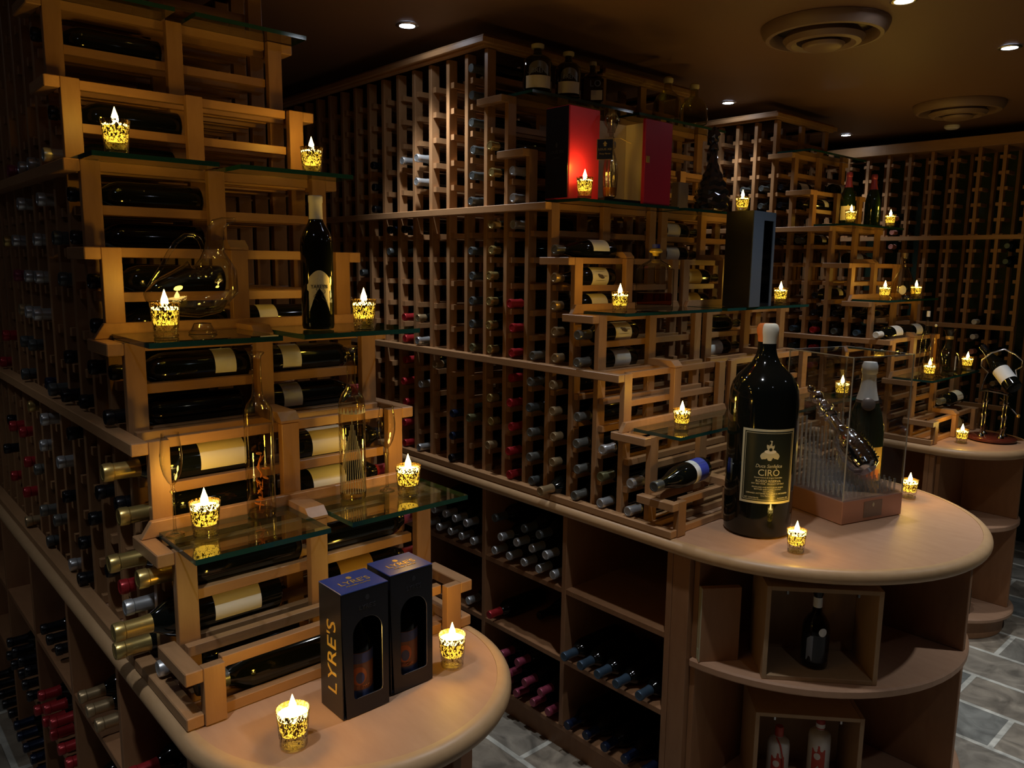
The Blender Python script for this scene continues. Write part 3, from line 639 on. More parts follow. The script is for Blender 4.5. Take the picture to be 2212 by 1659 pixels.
# left cabinet
bin_bottles(grid([-.82, -.735, -.65], Z1, 'tan', 'only'), -.04, 'left cabinet upper bin, second from end', G)
bin_bottles(grid([-1.33, -1.24, -1.15], Z1, 'black', 'only'), -.02, 'left cabinet upper bin, third from end', G)
bin_bottles(grid([-.39, -.30], Z1, 'red', 'only'), -.03, 'left cabinet upper bin, end one', G)
bin_bottles(grid([-1.365, -1.27, -1.175, -1.08, -.985], Z2, 'red', 'bottom') + grid([-1.318, -1.222, -1.127], Z2 + .066, 'red', 'second'), -.05, 'left cabinet middle bin, third from end', G)
bin_bottles(grid([-.86, -.77], Z2, 'silver', 'only'), -.05, 'left cabinet middle bin, second from end', G)
bin_bottles(grid([-1.83, -1.74, -1.65, -1.56, -1.47], Z2, 'black', 'bottom') + grid([-1.785, -1.695, -1.605, -1.515], Z2 + .069, 'black', 'second'), -.05, 'left cabinet middle bin, fourth from end', G)
bin_bottles(grid([-2.29, -2.2, -2.11, -2.02, -1.93], Z3, 'black', 'only'), -.05, 'left cabinet lowest bin, fifth from end', G)
bin_bottles(grid([-1.83, -1.74, -1.65, -1.56, -1.47], Z3, 'navy', 'only'), -.05, 'left cabinet lowest bin, fourth from end', G)
bin_bottles(grid([-1.36, -1.27, -1.18], Z3, 'black', 'only'), -.05, 'left cabinet lowest bin, third from end', G)
# ------------------------------------------------------------------ candles
CUP = MB().lathe([(0, .001), (.0235, .001), (.0245, .004), (.0262, .02), (.0292, .06), (.0310, .072), (.0297, .0722), (.0283, .06), (.0252, .02), (.0232, .011), (0, .010)], 32).mesh('glass_cup', True)
FOOT = MB().lathe([(0, 0), (.0240, 0), (.0252, .003), (.0248, .006), (0, .006)], 32).mesh('glass_foot', True)
WAX = MB().lathe([(0, .026), (.0225, .026), (.0245, .032), (.0272, .058)], 24).mesh('wax', True)
WTOP = MB().lathe([(.0272, .058), (.0275, .062), (.024, .0635), (.012, .0645), (0, .066)], 24).mesh('wax_top', True)
FLM = MB().lathe([(0, .064), (.0055, .066), (.0078, .072), (.0070, .080), (.0042, .088), (.0018, .096), (0, .101)], 16).mesh('flame', True)
def candle(x, y, z, label, s=1.0):
    t = empty('votive_candle', (x, y, z + .0006), label, 'candle', 'lit candles in mottled glass cups', random.random() * 6)
    ob('glass_cup', CUP, 'cup', t); ob('glass_foot', FOOT, 'clear', t)
    w_ = ob('wax', WAX, 'wax', t); ob('wax_top', WTOP, 'waxtop', t); ob('flame', FLM, 'flame', t)
    ld = bpy.data.lights.new('candle_light', 'POINT'); ld.energy = CANDLE_W * s; ld.color = (1.0, .54, .05); ld.shadow_soft_size = .012
    l = bpy.data.objects.new('candle_light', ld); C.objects.link(l); l.parent = t; l.location = (0, 0, .112)
GZ = .0118
CAND = [(.161, .099, 0, 'candle in front of the dark blue boxes on the near counter'),
        (.122, .496, 0, 'candle behind the dark blue boxes, by the near counter right edge'),
        (-.140, .069, ZS[1] + GZ, 'candle beside the stemmed glass, left pane of the lowest near shelf'),
        (-.115, .546, ZS[1] + GZ, 'candle at the right end of the lowest glass shelf on the left rack'),
        (-.325, .074, ZS[3] + GZ, 'candle in front of the duck-shaped decanter'),
        (-.278, .531, ZS[3] + GZ, 'candle right of the white-necked bottle with the ornate label'),
        (-.547, .062, ZS[5] + GZ, 'candle on the third glass level of the left rack, left side'),
        (-.606, .575, ZS[5] + GZ, 'candle at the right end of the third glass level of the left rack'),
        (.270, 1.734, 0, 'candle at the foot of the giant black bottle'),
        (.265, 2.620, 0, 'candle right of the clear display case on the big counter'),
        (-.146, 1.690, ZS[1] + GZ, 'candle alone on the lowest centre glass shelf, left of the giant bottle'),
        (-.1, 2.775, ZS[1] + GZ, 'candle seen through the clear display case'),
        (-.36, 1.600, ZS[3] + GZ, 'candle left of the square whisky decanter'),
        (-.38, 2.715, ZS[3] + GZ, 'candle right of the tall black open box'),
        (-.55, 1.612, ZS[5] + GZ, 'candle in front of the crimson box'),
        (-.54, 2.625, ZS[5] + GZ, 'candle right of the black crystal decanter, high on the rack'),
        (.051, 3.835, 0, 'candle beside the bottle cradle on the far counter'),
        (-.105, 3.755, ZS[1] + GZ, 'candle in front of the pointed decanter on the far rack'),
        (-.1, 4.285, ZS[1] + GZ, 'candle right of the wide decanter on the far rack'),
        (-.345, 3.715, ZS[3] + GZ, 'candle left of the fluted amber decanter'),
        (-.345, 4.125, ZS[3] + GZ, 'candle right of the fluted amber decanter'),
        (-.56, 3.725, ZS[5] + GZ, 'candle before the cream label of a black bottle, far rack top'),
        (-.545, 4.19, ZS[5] + GZ, 'candle right of the two black bottles on the far rack')]
for x, y, z, lab in CAND: candle(x, y, z, lab, 1.0 if y < 3 else .8)
# ------------------------------------------------------------------ things on the near counter and left rack
CAMXY = Vector((1.4, -.4949))
def facing(x, y, extra=0.0):
    """rotation about z that turns local +x towards where one stands in the aisle"""
    return math.atan2(CAMXY.y - y, CAMXY.x - x) + extra
def lathe_ob(name, prof, mat, parent, seg=32, squash=1.0):
    return ob(name, MB().lathe(prof, seg, squash=squash).mesh(name, True), mat, parent)
def patch(r, pts):
    """flat outline (angle*r, z) laid on a cylinder of radius r about z"""
    n = len(pts); ca, cz = sum(p[0] for p in pts) / n, sum(p[1] for p in pts) / n; m = MB()
    for k in (0, .2, .4, .6, .8, 1):
        for a, z in (pts if k else [(ca, cz)]):
            a2, z2 = ca + (a - ca) * k, cz + (z - cz) * k; m.v.append((r * math.cos(a2 / r), r * math.sin(a2 / r), z2))
    for i in range(n):
        j = (i + 1) % n; m.f.append((0, 1 + i, 1 + j))
        for q in range(4): b = 1 + q * n; m.f.append((b + i, b + n + i, b + n + j, b + j))
    return m
def ell(cx, cz, rx, rz, n=20, a0=0, a1=2 * PI): return [(cx + rx * math.cos(a0 + (a1 - a0) * i / n), cz + rz * math.sin(a0 + (a1 - a0) * i / n)) for i in range(n)]

def gift_box(x, y, label, txt, lab2):
    bx, by, bz = .086, .104, .255
    t = empty('gift_box', (x, y, .0006), label, 'gift box', 'dark blue gift boxes on the near counter')
    m = MB(); th = .002
    m.box(-bx, -bx + th, 0, by, .0, bz); m.box(-bx + th, -th, 0, th, 0, bz); m.box(-bx + th, -th, by - th, by, 0, bz); m.box(-bx + th, -th, th, by - th, 0, th)
    ob('carton', m.mesh('carton'), 'cardblk', t)
    # front board with an arched window
    y0, y1, z0, zc = .024, .090, .034, .166; rr = (y1 - y0) / 2; yc = (y0 + y1) / 2
    win = [(y0 + .008, z0), (y1 - .008, z0), (y1 - .002, z0 + .002), (y1, z0 + .008)] + [(yc + rr * math.cos(a), zc + rr * math.sin(a)) for a in [PI * i / 20 for i in range(21)]] + [(y0, z0 + .008), (y0 + .002, z0 + .002)]
    def outer(p):
        dy, dz = p[0] - yc, p[1] - .125
        k = min((by / 2 + (-.005 if dy > 0 else .005)) / max(abs(dy), 1e-6) if False else 1e9, 1e9)
        ty = ((by - yc) if dy > 0 else yc) / max(abs(dy), 1e-6); tz = ((bz - .125) if dz > 0 else .125) / max(abs(dz), 1e-6)
        s = min(ty, tz); return (yc + dy * s, .125 + dz * s)
    out = [outer(p) for p in win]; n = len(win)
    m = MB(); m.v = [(-th, *p) for p in win] + [(0, *p) for p in win] + [(0, *p) for p in out] + [(-th, *p) for p in out]
    for i in range(n):
        j = (i + 1) % n
        m.f += [(n + i, 2 * n + i, 2 * n + j, n + j), (i, n + i, n + j, j), (3 * n + i, i, j, 3 * n + j)]
    for a, b, c_ in ((0, 0, 0), (by, 0, 0), (0, bz, 0), (by, bz, 0)):  # close the corners that the ray-fan skips
        near = sorted(range(n), key=lambda i: (out[i][0] - a) ** 2 + (out[i][1] - b) ** 2)
        i0 = near[0]; cand = [k for k in ((i0 + 1) % n, (i0 - 1) % n)]
        i1 = min(cand, key=lambda i: (out[i][0] - a) ** 2 + (out[i][1] - b) ** 2)
        q = len(m.v); m.v.append((0, a, b)); m.f.append((2 * n + i0, q, 2 * n + i1))
    ob('front_board', m.mesh('front_board'), 'cardblk', t)
    ob('window_glint', MB().tube([(-.0008, *p) for p in win[:16]], .0009, 6).mesh('window_glint', True), 'metal', t)  # thin bright line stands in for the glint on the window film
    ob('lid', MB().box(-bx - .0005, .0006, -.0006, by + .0006, bz + .0002, bz + .003).mesh('lid', bevel=.0008), 'cardblue', t)
    text("LYRE'S", .024, face_mx((-bx / 2 + .004, by / 2, bz + .0034), (0, 1, 0), (-1, 0, 0)), 'goldfoil', t, sx=1.0)
    text("IMPOSSIBLY CRAFTED", .0055, face_mx((-bx / 2 + .02, by / 2, bz + .0034), (0, 1, 0), (-1, 0, 0)), 'goldfoil', t)
    ob('emblem', MB().prism(ell(0, 0, .006, .007, 6), 0, .0004, face_mx((-bx / 2 - .018, by / 2, bz + .0031), (0, 1, 0), (-1, 0, 0))).mesh('emblem'), 'goldfoil', t)
    text("LYRE'S", .048, face_mx((-bx * .44, -.0004, .118), (0, 0, 1), (-1, 0, 0)), 'goldfoil', t, sx=1.12)
    text("LYRE'S", .013, face_mx((.0004, yc, .219), (0, 1, 0), (0, 0, 1)), 'greyfoil', t)
    ob('emblem', MB().prism(ell(0, 0, .005, .006, 6), 0, .0003, face_mx((.0003, yc, .238), (0, 1, 0), (0, 0, 1))).mesh('emblem'), 'greyfoil', t)
    b = empty('spirit_bottle', (x - bx / 2, y + by / 2 + .003, .0032), lab2, 'bottle', 'bottles in the gift boxes', facing(x, y, .15))
    lathe_ob('bottle_glass', [(0, 0), (.030, 0), (.0325, .004), (.0325, .125), (.030, .142), (.018, .162), (.0135, .175), (.0135, .205), (.015, .206), (.015, .212), (0, .212)], 'bottle', b)
    ob('stopper', MB().lathe([(0, .2125), (.016, .2125), (.016, .235), (0, .236)], 20).mesh('stopper', True), 'blackpl', b)
    ob('label', MB().lathe([(.0331, .018), (.0331, .118)], 24, a0=-1.5, a1=1.5).mesh('label', True), 'copperart', b)
    ob('label_band', MB().lathe([(.0335, .020), (.0335, .040)], 24, a0=-1.4, a1=1.4).mesh('label_band', True), 'bluepr', b)
    ob('label_band', MB().lathe([(.0335, .096), (.0335, .117)], 24, a0=-1.4, a1=1.4).mesh('label_band', True), 'bluepr', b)
    ob('label_art', patch(.0336, ell(0, .07, .016, .019)).mesh('label_art'), 'orange', b)
    ob('label_art', patch(.0339, ell(.002, .066, .009, .012)).mesh('label_art'), 'bluepr', b)
    text(txt, .0085, Matrix.Identity(4) @ Matrix.Translation((0, 0, .046)), 'orange', b, bend=.0339)
gift_box(.155, .206, 'dark blue gift box standing in front on the near counter, nearer of two', 'MALT STYLE', 'bottle with copper and blue label seen through the nearer gift box window')
gift_box(.139, .326, 'dark blue gift box standing behind its twin on the near counter, farther of two', 'AMERICAN', 'bottle with copper and blue label seen through the farther gift box window')

# stemmed glasses and tall slim bottles on the lowest left glass shelf
def stem_glass(x, y, z, label):
    t = empty('stemmed_glass', (x, y, z + .0006), label, 'glass', 'tall stemmed glasses on the left rack')
    lathe_ob('bowl', [(.0035, .104), (.010, .112), (.017, .128), (.0212, .148), (.0218, .166), (.0195, .19), (.0168, .211)], 'clear', t)
    lathe_ob('stem', [(.0105, .0005), (.018, .001), (.0188, .002), (.010, .004), (.0042, .009), (.0030, .02), (.0032, .085), (.0062, .0895), (.0062, .0915), (.0032, .095), (.0035, .104)], 'clear', t)
stem_glass(-.186, .024, ZS[1] + GZ, 'stemmed glass at the left end of the lowest glass shelf')
stem_glass(-.181, .529, ZS[1] + GZ, 'stemmed glass between the striped slim bottle and a candle')
def slim_bottle(x, y, z, label, deco):
    t = empty('slim_bottle', (x, y, z + .0006), label, 'bottle', None, facing(x, y))
    lathe_ob('bottle_glass', [(0, .001), (.026, .0005), (.0300, .003), (.0308, .012), (.0308, .222), (.029, .238), (.022, .252), (.0135, .262), (.0108, .275), (.0098, .30), (.0102, .345), (.0112, .352), (.0175, .3585), (.0172, .361), (.0095, .361)], 'amberglass', t)
    lathe_ob('thick_base', [(0, .0012), (.028, .0012), (.0292, .014), (.012, .018), (0, .016)], 'clear', t)
    if deco == 'stripes':
        m = MB()
        for i in range(13):
            a0 = -1.2 + .2 * i; zt = .195 - abs(i - 6) * .013
            a1 = a0 + (6 - i) * .10
            m.tube([(.0304 * math.cos(a0 + (a1 - a0) * k / 6), .0304 * math.sin(a0 + (a1 - a0) * k / 6), .018 + (zt - .018) * k / 6) for k in range(7)], .0008, 5)
        ob('painted_lines', m.mesh('painted_lines'), 'creamfr', t)
        m = MB()
        for i in range(11):
            a = -1.5 + .3 * i; q = len(m.v)
            m.v += [(.0312 * math.cos(a + d), .0312 * math.sin(a + d), z_) for d, z_ in ((-.14, .206), (.14, .206), (0, .222))]; m.f.append((q, q + 1, q + 2))
        ob('painted_triangles', m.mesh('painted_triangles'), 'creamfr', t)
    else:
        m = MB()
        for i in range(22):
            a, r_, z_ = random.random() * 6.28, random.random() * .017, .022 + .008 * i * .72
            q = Matrix.Translation((r_ * math.cos(a), r_ * math.sin(a), z_)) @ Matrix.Rotation(random.random() * 3, 4, 'X') @ Matrix.Rotation(random.random() * 3, 4, 'Z')
            m.prism(ell(0, 0, .011, .006, 8), -.0008, .0008, q)
        ob('fruit_peel', m.mesh('fruit_peel'), 'fruit', t)
    return t
slim_bottle(-.19, .2105, ZS[1] + GZ, 'tall slim glass bottle with orange peel pieces inside, no stopper', 'peel')
slim_bottle(-.177, .432, ZS[1] + GZ, 'tall slim glass bottle painted with fine stripes and triangles', 'stripes')

# duck decanter
bx_, by_, bz_ = -.365, .188, ZS[3] + GZ + .0006
t = empty('duck_decanter', (bx_, by_, bz_), 'clear duck-shaped glass decanter with loop handle behind a candle', 'decanter', None, facing(bx_, by_, PI / 2))
P0 = [(-.137, .089, .003), (-.132, .087, .014), (-.118, .086, .027), (-.098, .087, .039), (-.070, .089, .051), (-.040, .094, .0605), (-.012, .104, .066), (.008, .121, .060), (.012, .145, .046), (.011, .165, .032), (.011, .182, .0225), (.013, .205, .0195), (.016, .228, .0195), (.022, .2405, .0165), (.034, .2465, .0115), (.048, .2505, .007), (.060, .2535, .004)]
ob('body', MB().tube([(x, 0, z) for x, z, r in P0], [r for x, z, r in P0], 28).mesh('body', True), 'clear', t)
ob('handle', MB().tube([(-.128, 0, .102), (-.115, 0, .120), (-.098, 0, .146), (-.082, 0, .177), (-.066, 0, .201), (-.047, 0, .216), (-.030, 0, .2165), (-.018, 0, .207), (-.013, 0, .193), (-.012, 0, .180)], [.003, .0045, .005, .005, .005, .005, .005, .005, .0045, .004], 12).mesh('handle', True), 'clear', t)
lathe_ob('foot', [(0, 0), (.030, 0), (.031, .003), (.024, .009), (.020, .018), (.018, .022), (0, .024)], 'clear', t).location = (-.02, 0, 0)

# bottle with the ornate label
t = empty('wine_bottle', (-.33, .4345, ZS[3] + GZ + .0006), 'upright dark wine bottle with white capsule and ornate cream label, left rack', 'bottle', None, facing(-.33, .4345, .12))
lathe_ob('bottle_glass', [(0, .003), (.028, 0), (.0365, .002), (.0385, .010), (.0385, .200), (.0365, .218), (.030, .236), (.0205, .251), (.0158, .264), (.0150, .30), (.0152, .316), (0, .316)], 'bottle', t)
lathe_ob('capsule', [(.0166, .262), (.0160, .268), (.0158, .300), (.0168, .302), (.0168, .3155), (.0150, .3175), (0, .3175)], 'cap_white', t)
pts = [(-.026, .045), (.026, .045), (.026, .092), (.0305, .096), (.0305, .108), (.026, .112), (.026, .124)] + [(.026 - .026 * i / 8 * 1.0, .124 + .018 * math.sin(PI / 2 * i / 8)) for i in range(1, 9)] + [(-.026 * i / 8, .142 - .018 * (1 - math.cos(PI / 2 * i / 8))) for i in range(1, 9)] + [(-.026, .112), (-.0305, .108), (-.0305, .096), (-.026, .092)]
ob('label', patch(.0391, pts).mesh('label'), 'paper', t)
text('YAREYN', .013, Matrix.Translation((0, 0, .103)), 'ink', t, bend=.0394, sx=.85)
m = MB()
for s_ in (-1, 1): m.tube([((.0395) * math.cos((s_ * .009 + .004 * math.sin(k * .9)) / .0395), .0395 * math.sin((s_ * .009 + .005 * math.sin(k * 1.1)) / .0395), .098 - .0042 * k) for k in range(8)], .0005, 5)
ob('drawing', m.mesh('drawing'), 'ink', t)
m = MB(); random.seed(3)
for i in range(40):
    a, z_ = (random.random() - .5) * .044, .078 + random.random() * .055
    if abs(z_ - .103) > .008: q = len(m.v); m.v += [(.0393 * math.cos((a + d) / .0393), .0393 * math.sin((a + d) / .0393), z_ + e) for d, e in ((-.0006, 0), (.0006, 0), (0, .0012))]; m.f.append((q, q + 1, q + 2))
ob('speckles', m.mesh('speckles'), 'plaque', t)

# ------------------------------------------------------------------ things on the big counter
t = empty('giant_bottle', (.073, 1.834, .0006), 'giant black wine bottle with dark green bordered label on the big counter', 'bottle', None, facing(.073, 1.834, .27))
lathe_ob('bottle_glass', [(0, .01), (.07, .004), (.100, 0), (.1065, .006), (.109, .022), (.1105, .07), (.111, .44), (.109, .475), (.102, .502), (.088, .525), (.066, .548), (.045, .570), (.034, .592), (.0297, .612), (.029, .645), (.0, .645)], 'bottle', t, 48)
lathe_ob('wax_cap', [(.0295, .637), (.0305, .648), (.031, .655), (.035, .668), (.0352, .682), (.031, .692), (.026, .6955), (0, .6965)], 'orange', t, 32)
ob('paper_seal', MB().lathe([(.0300, .632), (.0318, .652), (.0357, .667), (.0359, .682), (.0316, .6927), (.0262, .6963), (.018, .6975)], 14, a0=-.75, a1=.95).mesh('paper_seal', True), 'paper', t)
R_ = .1114
def rect(w, z0, z1, n=12): return [(-w + 2 * w * i / n, z0) for i in range(n + 1)] + [(w - 2 * w * i / n, z1) for i in range(n + 1)]
def strip(r, w, z0, z1, n=16): return MB().lathe([(r, z0), (r, z1)], n, a0=-w / r, a1=w / r)
ob('label', strip(R_, .090, .095, .340).mesh('label', True), 'creamfr', t)
ob('label_field', strip(R_ + .0003, .083, .103, .332).mesh('label', True), 'darklab', t)
m = MB()
for (w0, z0, z1) in ((.079, .107, .1085), (.079, .3265, .328)): m2 = strip(R_ + .0006, w0, z0, z1); q = len(m.v); m.v += m2.v; m.f += [tuple(q + i for i in f) for f in m2.f]
for s_ in (-1, 1):
    q = len(m.v); m.v += [((R_ + .0006) * math.cos(a / R_), (R_ + .0006) * math.sin(a / R_), z) for a, z in ((s_ * .079, .107), (s_ * .0775, .107), (s_ * .0775, .328), (s_ * .079, .328))]; m.f.append((q, q + 1, q + 2, q + 3))
ob('border_line', m.mesh('border_line'), 'creamfr', t)
pr = R_ + .0007
for pts, mt, dr in ((ell(0, .2515, .031, .019, 24, 0, PI) + [(-.031, .2515), (-.027, .243), (0, .238), (.027, .243)], 'creamfr', 0), (ell(0, .268, .019, .0065), 'paper', .0002), (ell(0, .287, .0125, .0175), 'creamfr', .0003), (ell(-.0065, .297, .0075, .007), 'darklab', .0005), (ell(.008, .295, .004, .008), 'darklab', .0005),
                    (ell(.0008, .275, .0052, .0055), 'darklab', .0005), (ell(-.004, .2885, .0016, .001), 'darklab', .0005), (ell(.0045, .2885, .0016, .001), 'darklab', .0005)):
    ob('portrait', patch(pr + dr, pts).mesh('portrait'), mt, t)
for s_, sz, z, sx, sh in (('Duca Sanfelice', .0155, .220, .95, .25), ('CIR\u00d2', .030, .1975, 1.0, 0), ('Denominazione di Origine Controllata', .0065, .182, .9, 0), ('ROSSO RISERVA', .0115, .1705, 1, 0), ('DRY RED WINE    PRODUCT OF ITALY', .0062, .1615, 1, 0),
                      ('PRODUCED AND BOTTLED BY ESTATE', .0056, .150, 1.05, 0), ('BOTTLED AND SHIPPED IN ITALY', .0056, .143, 1.05, 0), ('Ciro Marina', .0066, .136, 1, 0), ('LIBRANDI ANTONIO CATALDO & NICODEMO', .0066, .129, 1, 0), ('Ciro Marina   Italia', .006, .1215, 1, 0)):
    text(s_, sz, Matrix.Translation((0, 0, z)), 'creamfr', t, bend=pr, sx=sx, shear=sh)
for s_, a in (('NET CONTENTS', -.052), ('ALCOHOL 13%', .052)):
    text(s_, .0062, Matrix.Rotation(a / pr, 4, 'Z') @ Matrix.Translation((0, 0, .1135)), 'creamfr', t, bend=pr)

for c_ in t.children:
    if c_.name.split('.')[0] in ('label', 'label_field', 'border_line', 'portrait', 'lettering'): c_.location.z = .026

# clear display case with the chrome decanter
fx, fy = .246, 2.093; E1 = Vector((.283, .959)).normalized(); E2 = Vector((-.959, .283)).normalized()
cx, cy = Vector((fx, fy)) + E1 * .15 + E2 * .145
rz = math.atan2(E1.y, E1.x)            # local x = E1, local y = E2
t = empty('display_case', (cx, cy, .0006), 'clear acrylic display case on a copper plinth, holding a chrome decanter', 'display case', None, rz)
ob('plinth', MB().box(-.15, .15, -.145, .145, 0, .082).mesh('plinth', bevel=.002), 'copper', t)
ob('plaque', MB().box(-.045, .045, -.1465, -.1451, .012, .07).mesh('plaque'), 'plaque', t)
ob('crest', MB().prism(ell(0, 0, .005, .008, 8), 0, .0006, face_mx((0, -.1468, .056), (1, 0, 0), (0, 0, 1))).mesh('crest'), 'creamfr', t)
m = MB()
for s_ in ((-.147, -.144, -.142, .142), (.144, .147, -.142, .142)): m.box(s_[0], s_[1], s_[2], s_[3], .083, .578)
m.box(-.147, .147, -.142, -.139, .083, .578); m.box(-.147, .147, .139, .142, .083, .578)
ob('side_walls', m.mesh('side_walls'), 'acrylic', t)
ob('top_sheet', MB().box(-.147, .147, -.142, .142, .5785, .582).mesh('top_sheet'), 'acrylic', t)
m = MB()
for sx_ in (-1, 1):
    for sy_ in (-1, 1): m.box(sx_ * .1476 - .0016, sx_ * .1476 + .0016, sy_ * .1426 - .0016, sy_ * .1426 + .0016, .083, .5825)
for sx_ in (-1, 1): m.box(sx_ * .1476 - .0012, sx_ * .1476 + .0012, -.141, .141, .5795, .5825)
for sy_ in (-1, 1): m.box(-.146, .146, sy_ * .1426 - .0012, sy_ * .1426 + .0012, .5795, .5825)
ob('polished_edge', m.mesh('polished_edge'), 'acrylic_highlight', t)  # edge highlights of the case put in as pale grey strips
ob('base_sheet', MB().box(-.142, .142, -.137, .137, .0832, .089).mesh('base_sheet'), 'acrylic', t)
m = MB()
for i in range(13):
    for j in range(12):
        x_, y_ = -.126 + .021 * i, -.126 + .0225 * j
        lim = .172 + .875 * (y_ + .115) - .185
        h = .030 + .17 * max(0, (y_ + .06) / .19) ** 1.3 + .35 * abs(x_) ** 1.3 * (1.2 if y_ > 0 else .5)
        if y_ > .02 and abs(x_) < .05: h = min(h, .02 + .9 * max(0, y_ - .01))
        if y_ > .08: h = max(h, .20 + .05 * (y_ - .08) / .05)
        if abs(x_) < .06: h = min(h, max(.012, lim))
        m.tube([(x_, y_, .0895), (x_, y_, .0895 + h)], .0036, 7)
o = ob('acrylic_rods', m.mesh('acrylic_rods', True), 'rod', t); o['kind'] = 'stuff'
def flute(name, prof, mat, parent):
    pr2 = []
    for (r0, z0), (r1, z1) in zip(prof, prof[1:]):
        k = max(1, int((z1 - z0) / .006)); pr2 += [(r0 + (r1 - r0) * i / k, z0 + (z1 - z0) * i / k) for i in range(k)]
    m = MB().lathe(pr2 + [prof[-1]], 48)
    for i, (x, y, z) in enumerate(m.v):
        k = 1 + .035 * math.sin(z * 420) * math.cos(6 * math.atan2(y, x)) if z < .15 else 1; m.v[i] = (x * k, y * k, z)
    return ob(name, m.mesh(name, True), mat, parent)
d = empty('chrome_decanter', (cx, cy, 0), 'chrome ribbed decanter with ball stopper lying tilted on clear rods in the case', 'decanter')
ax0, ax1 = Vector((cx, cy, 0)) + Vector((E2.x, E2.y, 0)) * -.115 + Vector((0, 0, .172)), Vector((cx, cy, 0)) + Vector((E2.x, E2.y, 0)) * .205 + Vector((0, 0, .452))
d.matrix_world = two_point(ax0, ax1, 0)
L_ = (ax1 - ax0).length
flute('body', [(0, .002), (.030, .0), (.046, .012), (.053, .04), (.055, .08), (.052, .12), (.043, .150), (.030, .172), (.021, .185), (.019, .215), (.020, .235), (.026, .240), (.027, .250), (.020, .255), (.017, .262), (0, .263)], 'chrome', d)
m = MB()
for i in range(11): m.lathe([(.0535, .030 + .011 * i - .004), (.0615, .030 + .011 * i), (.0535, .030 + .011 * i + .004)], 30, a0=.6, a1=2.9)
ob('ribs', m.mesh('ribs', True), 'pewter', d)
lathe_ob('collar', [(.018, .264), (.030, .268), (.032, .280), (.020, .290), (.024, .300), (.022, .308), (.010, .312), (0, .313)], 'chrome', d)
lathe_ob('ball_stopper', [(0, .3135), (.008, .314)] + [(.026 * math.sin(a), .340 - .026 * math.cos(a)) for a in [.35 + i * .25 for i in range(10)]] + [(.010, .366), (.016, .376), (.011, .388), (.004, .394), (0, L_ - .02 if False else .398)], 'chrome', d)
# champagne bottle behind the case
def champagne(x, y, z, label, neckmat, lab, h=.32, s=1.0, group=None):
    t = empty('champagne_bottle', (x, y, z + .0006), label, 'bottle', group, facing(x, y, .1))
    k = h / .32
    lathe_ob('bottle_glass', scaled([(0, .006), (.03, 0), (.042, .002), (.044, .01), (.044, .14), (.042, .165), (.035, .195), (.026, .222), (.019, .250), (.0155, .28), (.0155, .31), (0, .31)], k), 'bottle_g', t)
    lathe_ob('foil', scaled([(.0255, .2265), (.0198, .250), (.0165, .275), (.0162, .290), (.0185, .293), (.0185, .310), (.015, .319), (0, .320)], k), neckmat, t)
    if lab:
        ob('label', MB().lathe(scaled([(.0446, .03), (.0446, .115)], k), 20, a0=-1.1, a1=1.1).mesh('label', True), lab, t)
    return t
t = champagne(.085, 2.600, 0, 'champagne bottle with silver-white neck foil standing behind the clear case', 'cap_white', 'papery', .515)
lathe_ob('neck_band', scaled([(.0275, .212), (.0262, .2255)], .515 / .32), 'plaque', t)
ob('neck_medal', MB().lathe([(0, .004), (.02, .004), (.026, 0), (.02, -.002), (0, -.002)], 20, Matrix.Translation((.048, 0, .352)) @ Matrix.Rotation(PI / 2 - .35, 4, 'Y')).mesh('neck_medal', True), 'plaque', t)
ob('label_band', MB().lathe(scaled([(.0449, .035), (.0449, .06)], .515 / .32), 20, a0=-.9, a1=.9).mesh('label_band', True), 'orange', t)
# ------------------------------------------------------------------ things on the centre rack
Z7, Z5, Z3s, Z1s = ZS[7] + GZ, ZS[5] + GZ, ZS[3] + GZ, ZS[1] + GZ
def rum(x, y, label, txt, w=.0575, h=.178, mat='rumglass'):
    t = empty('spirit_bottle', (x, y, Z7 + .0006), label, 'bottle', 'bottles on the top centre shelf', facing(x, y, .1))
    lathe_ob('bottle_glass', [(0, .003), (w * .8, 0), (w * .97, .003), (w, .01), (w, h * .58), (w * .95, h * .66), (w * .7, h * .73), (w * .33, h * .78), (w * .27, h * .82), (w * .27, h * .9), (0, h * .9)], mat, t)
    lathe_ob('stopper', [(w * .26, h * .9), (w * .40, h * .905), (w * .44, h * .93), (w * .44, h * .985), (w * .36, h), (0, h)], 'creamfr', t)
    ob('label', patch(w + .0006, [(-w * .75, h * .05), (w * .75, h * .05), (w * .75, h * .30), (-w * .75, h * .30)]).mesh('label') if False else strip(w + .0006, w * .95, h * .06, h * .31).mesh('label', True), 'paper', t)
    ob('neck_label', patch(w + .0007, [(-w * .7, h * .31), (w * .7, h * .31)] + ell(0, h * .46, w * .7, h * .14, 14, 0, PI) + [(-w * .7, h * .46)]).mesh('neck_label'), 'cap_grey', t)
    text(txt, w * .42, Matrix.Translation((0, 0, h * .40)), 'bluegrey2', t, bend=w + .0012)
    return t
rum(-.848, 1.655, 'round dark bottle with arched label, leftmost on the top centre shelf', 'BREN', .056)
rum(-.826, 1.800, 'round dark bottle with arched label, second on the top centre shelf', 'BREN', .050, .172)
t = empty('spirit_bottle', (-.83, 1.945, Z7 + .0006), 'square brown bottle with pale label, third on the top centre shelf', 'bottle', 'bottles on the top centre shelf', facing(-.83, 1.945))
ob('bottle_glass', MB().box(-.035, .035, -.045, .045, 0, .10).mesh('b', bevel=.01), 'rumglass', t)
lathe_ob('neck', [(.034, .1005), (.016, .117), (.012, .124), (.012, .145), (0, .145)], 'rumglass', t); lathe_ob('stopper', [(.0, .1455), (.015, .1455), (.015, .16), (0, .161)], 'creamfr', t)
ob('label', MB().box(.0352, .0358, -.005, .04, .008, .045).mesh('label'), 'paper', t)
text('LO', .035, face_mx((.0357, .012, .07), (0, 1, 0), (0, 0, 1)), 'bluegrey2', t)
